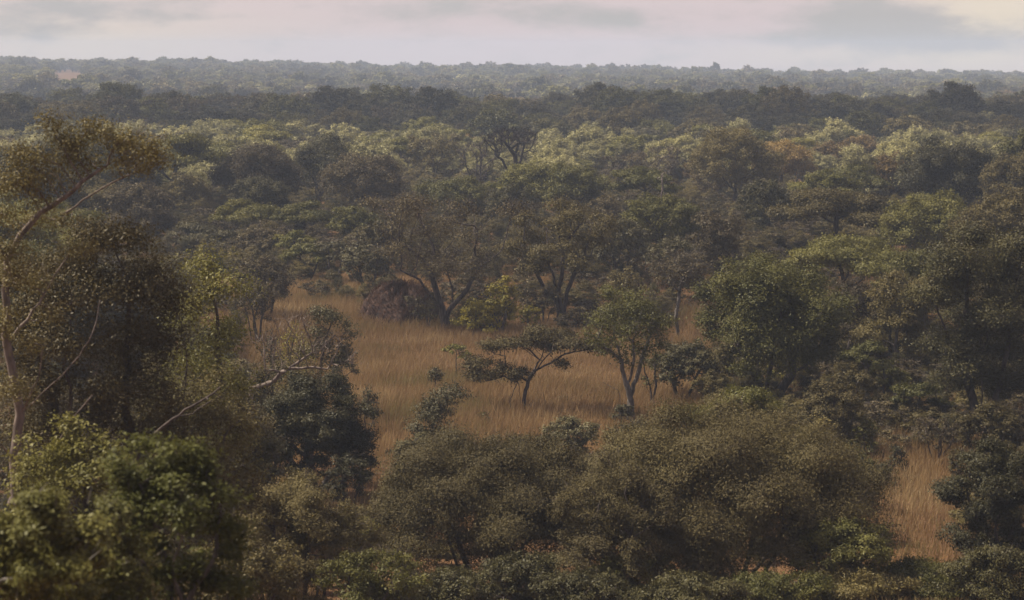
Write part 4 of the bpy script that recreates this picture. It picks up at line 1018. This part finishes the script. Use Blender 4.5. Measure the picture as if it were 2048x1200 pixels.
warm = math_node('ADD', blob(1990, 30, 200, 120, 1.0), math_node('ADD', blob(120, 80, 420, 70, .7), blob(1700, 110, 320, 30, .6)), clamp=True)
m1 = N.new('ShaderNodeMix'); m1.data_type = 'RGBA'
m1.inputs['A'].default_value = (0.352, 0.300, 0.302, 1); m1.inputs['B'].default_value = (0.42, 0.37, 0.30, 1); L.new(warm, m1.inputs['Factor'])
m2 = N.new('ShaderNodeMix'); m2.data_type = 'RGBA'; L.new(ramp.outputs[0], m2.inputs['Factor'])
L.new(m1.outputs['Result'], m2.inputs['A']); m2.inputs['B'].default_value = (0.255, 0.248, 0.243, 1)
zc = math_node('MULTIPLY', sp.outputs[2], 3.0, clamp=True)
m3 = N.new('ShaderNodeMix'); m3.data_type = 'RGBA'; L.new(zc, m3.inputs['Factor']); L.new(m2.outputs['Result'], m3.inputs['A']); m3.inputs['B'].default_value = (0.40, 0.305, 0.315, 1)
bg2 = N.new('ShaderNodeBackground'); L.new(m3.outputs['Result'], bg2.inputs['Color']); 
zen = math_node('MULTIPLY', sp.outputs[2], 2.2, clamp=True)
L.new(math_node('MULTIPLY_ADD', zen, -0.25, 1.0), bg2.inputs['Strength'])
# the overcast veil is closed near the horizon and open in places above
n3 = N.new('ShaderNodeTexNoise'); n3.inputs['Scale'].default_value = 2.2; n3.inputs['Detail'].default_value = 4
L.new(tc.outputs['Generated'], n3.inputs['Vector'])
elev = math_node('SUBTRACT', 1.0, math_node('MULTIPLY', math_node('ABSOLUTE', sp.outputs[2]), 3.0), clamp=True)
cover = math_node('MAXIMUM', elev, math_node('MULTIPLY_ADD', n3.outputs['Fac'], 3.0, -1.0, clamp=True))
ms = N.new('ShaderNodeMixShader'); L.new(cover, ms.inputs[0]); L.new(bg.outputs[0], ms.inputs[1]); L.new(bg2.outputs[0], ms.inputs[2])
L.new(ms.outputs[0], out.inputs['Surface'])

def cloud_mat(name, thin):
    m, nt, N, L = new_mat(name)
    out = N.new('ShaderNodeOutputMaterial')
    d = N.new('ShaderNodeBsdfDiffuse'); d.inputs['Color'].default_value = (.8, .8, .8, 1)
    tl = N.new('ShaderNodeBsdfTranslucent'); tl.inputs['Color'].default_value = (.8, .8, .8, 1)
    t = N.new('ShaderNodeBsdfTransparent')
    tc = N.new('ShaderNodeTexCoord'); no = N.new('ShaderNodeTexNoise'); no.inputs['Scale'].default_value = .022; no.inputs['Detail'].default_value = 4
    L.new(tc.outputs['Object'], no.inputs['Vector'])
    mr = N.new('ShaderNodeMapRange'); mr.inputs['From Min'].default_value = .3; mr.inputs['From Max'].default_value = .7
    mr.inputs['To Min'].default_value = thin + .2; mr.inputs['To Max'].default_value = max(thin - .2, 0.02)
    L.new(no.outputs['Fac'], mr.inputs['Value'])
    a = N.new('ShaderNodeMixShader'); a.inputs[0].default_value = .5; L.new(d.outputs[0], a.inputs[1]); L.new(tl.outputs[0], a.inputs[2])
    b = N.new('ShaderNodeMixShader'); L.new(mr.outputs[0], b.inputs[0]); L.new(a.outputs[0], b.inputs[1]); L.new(t.outputs[0], b.inputs[2])
    L.new(b.outputs[0], out.inputs['Surface'])
    return m
CM_THICK, CM_THIN = cloud_mat('thick_cloud', 0.6), cloud_mat('thin_cloud', 0.86)

def cloud(x, y, rx, ry, rz, seed, mat, label, alt=650.0):
    """a cloud whose shadow is centred on ground point (x, y)"""
    r = np.random.default_rng(seed)
    c = np.array((x, y, 0.0)) + SUN * (alt / SUN[2])
    nu, nv = 96, 40
    a = np.arange(nu) * 2 * PI / nu; t = np.linspace(0.02, PI - .02, nv)
    A, TT = np.meshgrid(a, t)
    D = np.stack([np.sin(TT) * np.cos(A), np.sin(TT) * np.sin(A), np.cos(TT)], -1)
    bump = np.zeros_like(A)
    for i in range(26):
        k = norm(r.normal(0, 1, 3)); f = r.uniform(2, 9)
        bump += np.sin((D @ k) * f + r.uniform(0, 6.28)) / f
    V = D * (1 + .16 * bump[..., None]) * np.array((rx, ry, rz)); V = V.reshape(-1, 3)
    i, j = np.meshgrid(np.arange(nv - 1), np.arange(nu), indexing='ij')
    Q = np.stack([i * nu + j, i * nu + (j + 1) % nu, (i + 1) * nu + (j + 1) % nu, (i + 1) * nu + j], -1).reshape(-1, 4)
    o = link('cloud', mesh_quads('cloud', V, Q, [mat], smooth=np.ones(len(Q), bool))); o.location = c
    o['kind'] = 'structure'; o['label'] = label
cloud(20, 500, 340, 128, 34, 1, CM_THICK, 'grey cloud over the far plain')
cloud(0, 120, 190, 125, 30, 2, CM_THIN, 'thin unseen veil of cloud dimming the clearing and foreground')  # out of view, placed so its shade dims the foreground
cloud(-190, 880, 150, 90, 26, 3, CM_THICK, 'small cloud over the far left of the plain')
cloud(260, 1000, 190, 80, 26, 4, CM_THIN, 'thin cloud over the far right of the plain')

hz, nt, N2, L2 = new_mat('haze_air')
ho = N2.new('ShaderNodeOutputMaterial'); pv = N2.new('ShaderNodeVolumePrincipled')
pv.inputs['Color'].default_value = (.53, .63, .82, 1); pv.inputs['Density'].default_value = 0.00036; pv.inputs['Anisotropy'].default_value = 0.0
L2.new(pv.outputs[0], ho.inputs['Volume'])
x0, x1, y0, y1, z0, z1 = -1420, 1420, -80, 2420, float(gz(X, Y).min()) - 1.0, 26.0
V = np.array([(x, y, z) for z in (z0, z1) for y in (y0, y1) for x in (x0, x1)])
Q = np.array([(0, 2, 3, 1), (4, 5, 7, 6), (0, 1, 5, 4), (2, 6, 7, 3), (0, 4, 6, 2), (1, 3, 7, 5)])
o = link('haze', mesh_quads('haze', V, Q, [hz])); o['kind'] = 'stuff'; o['label'] = 'thin bluish haze over the plain'; o['category'] = 'haze'

# ================================================================== camera and render
cam = bpy.data.cameras.new('camera'); co = bpy.data.objects.new('camera', cam); COL.objects.link(co)
co.location = (0, 0, EYE); co.rotation_euler = (PI / 2 - PITCH, 0, 0)
cam.sensor_fit = 'HORIZONTAL'; cam.sensor_width = 36; cam.lens = 36 * FPX / 2048
cam.clip_start = 0.5; cam.clip_end = 8000
cam.dof.use_dof = True; cam.dof.focus_distance = 135; cam.dof.aperture_fstop = 2.2
scene.camera = co
scene.render.engine = 'CYCLES'
cy = scene.cycles
cy.max_bounces = 6; cy.diffuse_bounces = 3; cy.glossy_bounces = 2; cy.transmission_bounces = 3; cy.transparent_max_bounces = 8; cy.volume_bounces = 1
cy.use_denoising = True
try: cy.denoiser = 'OPENIMAGEDENOISE'
except Exception: pass
scene.view_settings.view_transform = 'Standard'; scene.view_settings.look = 'None'
scene.view_settings.exposure = 1.08; scene.view_settings.gamma = 1.0
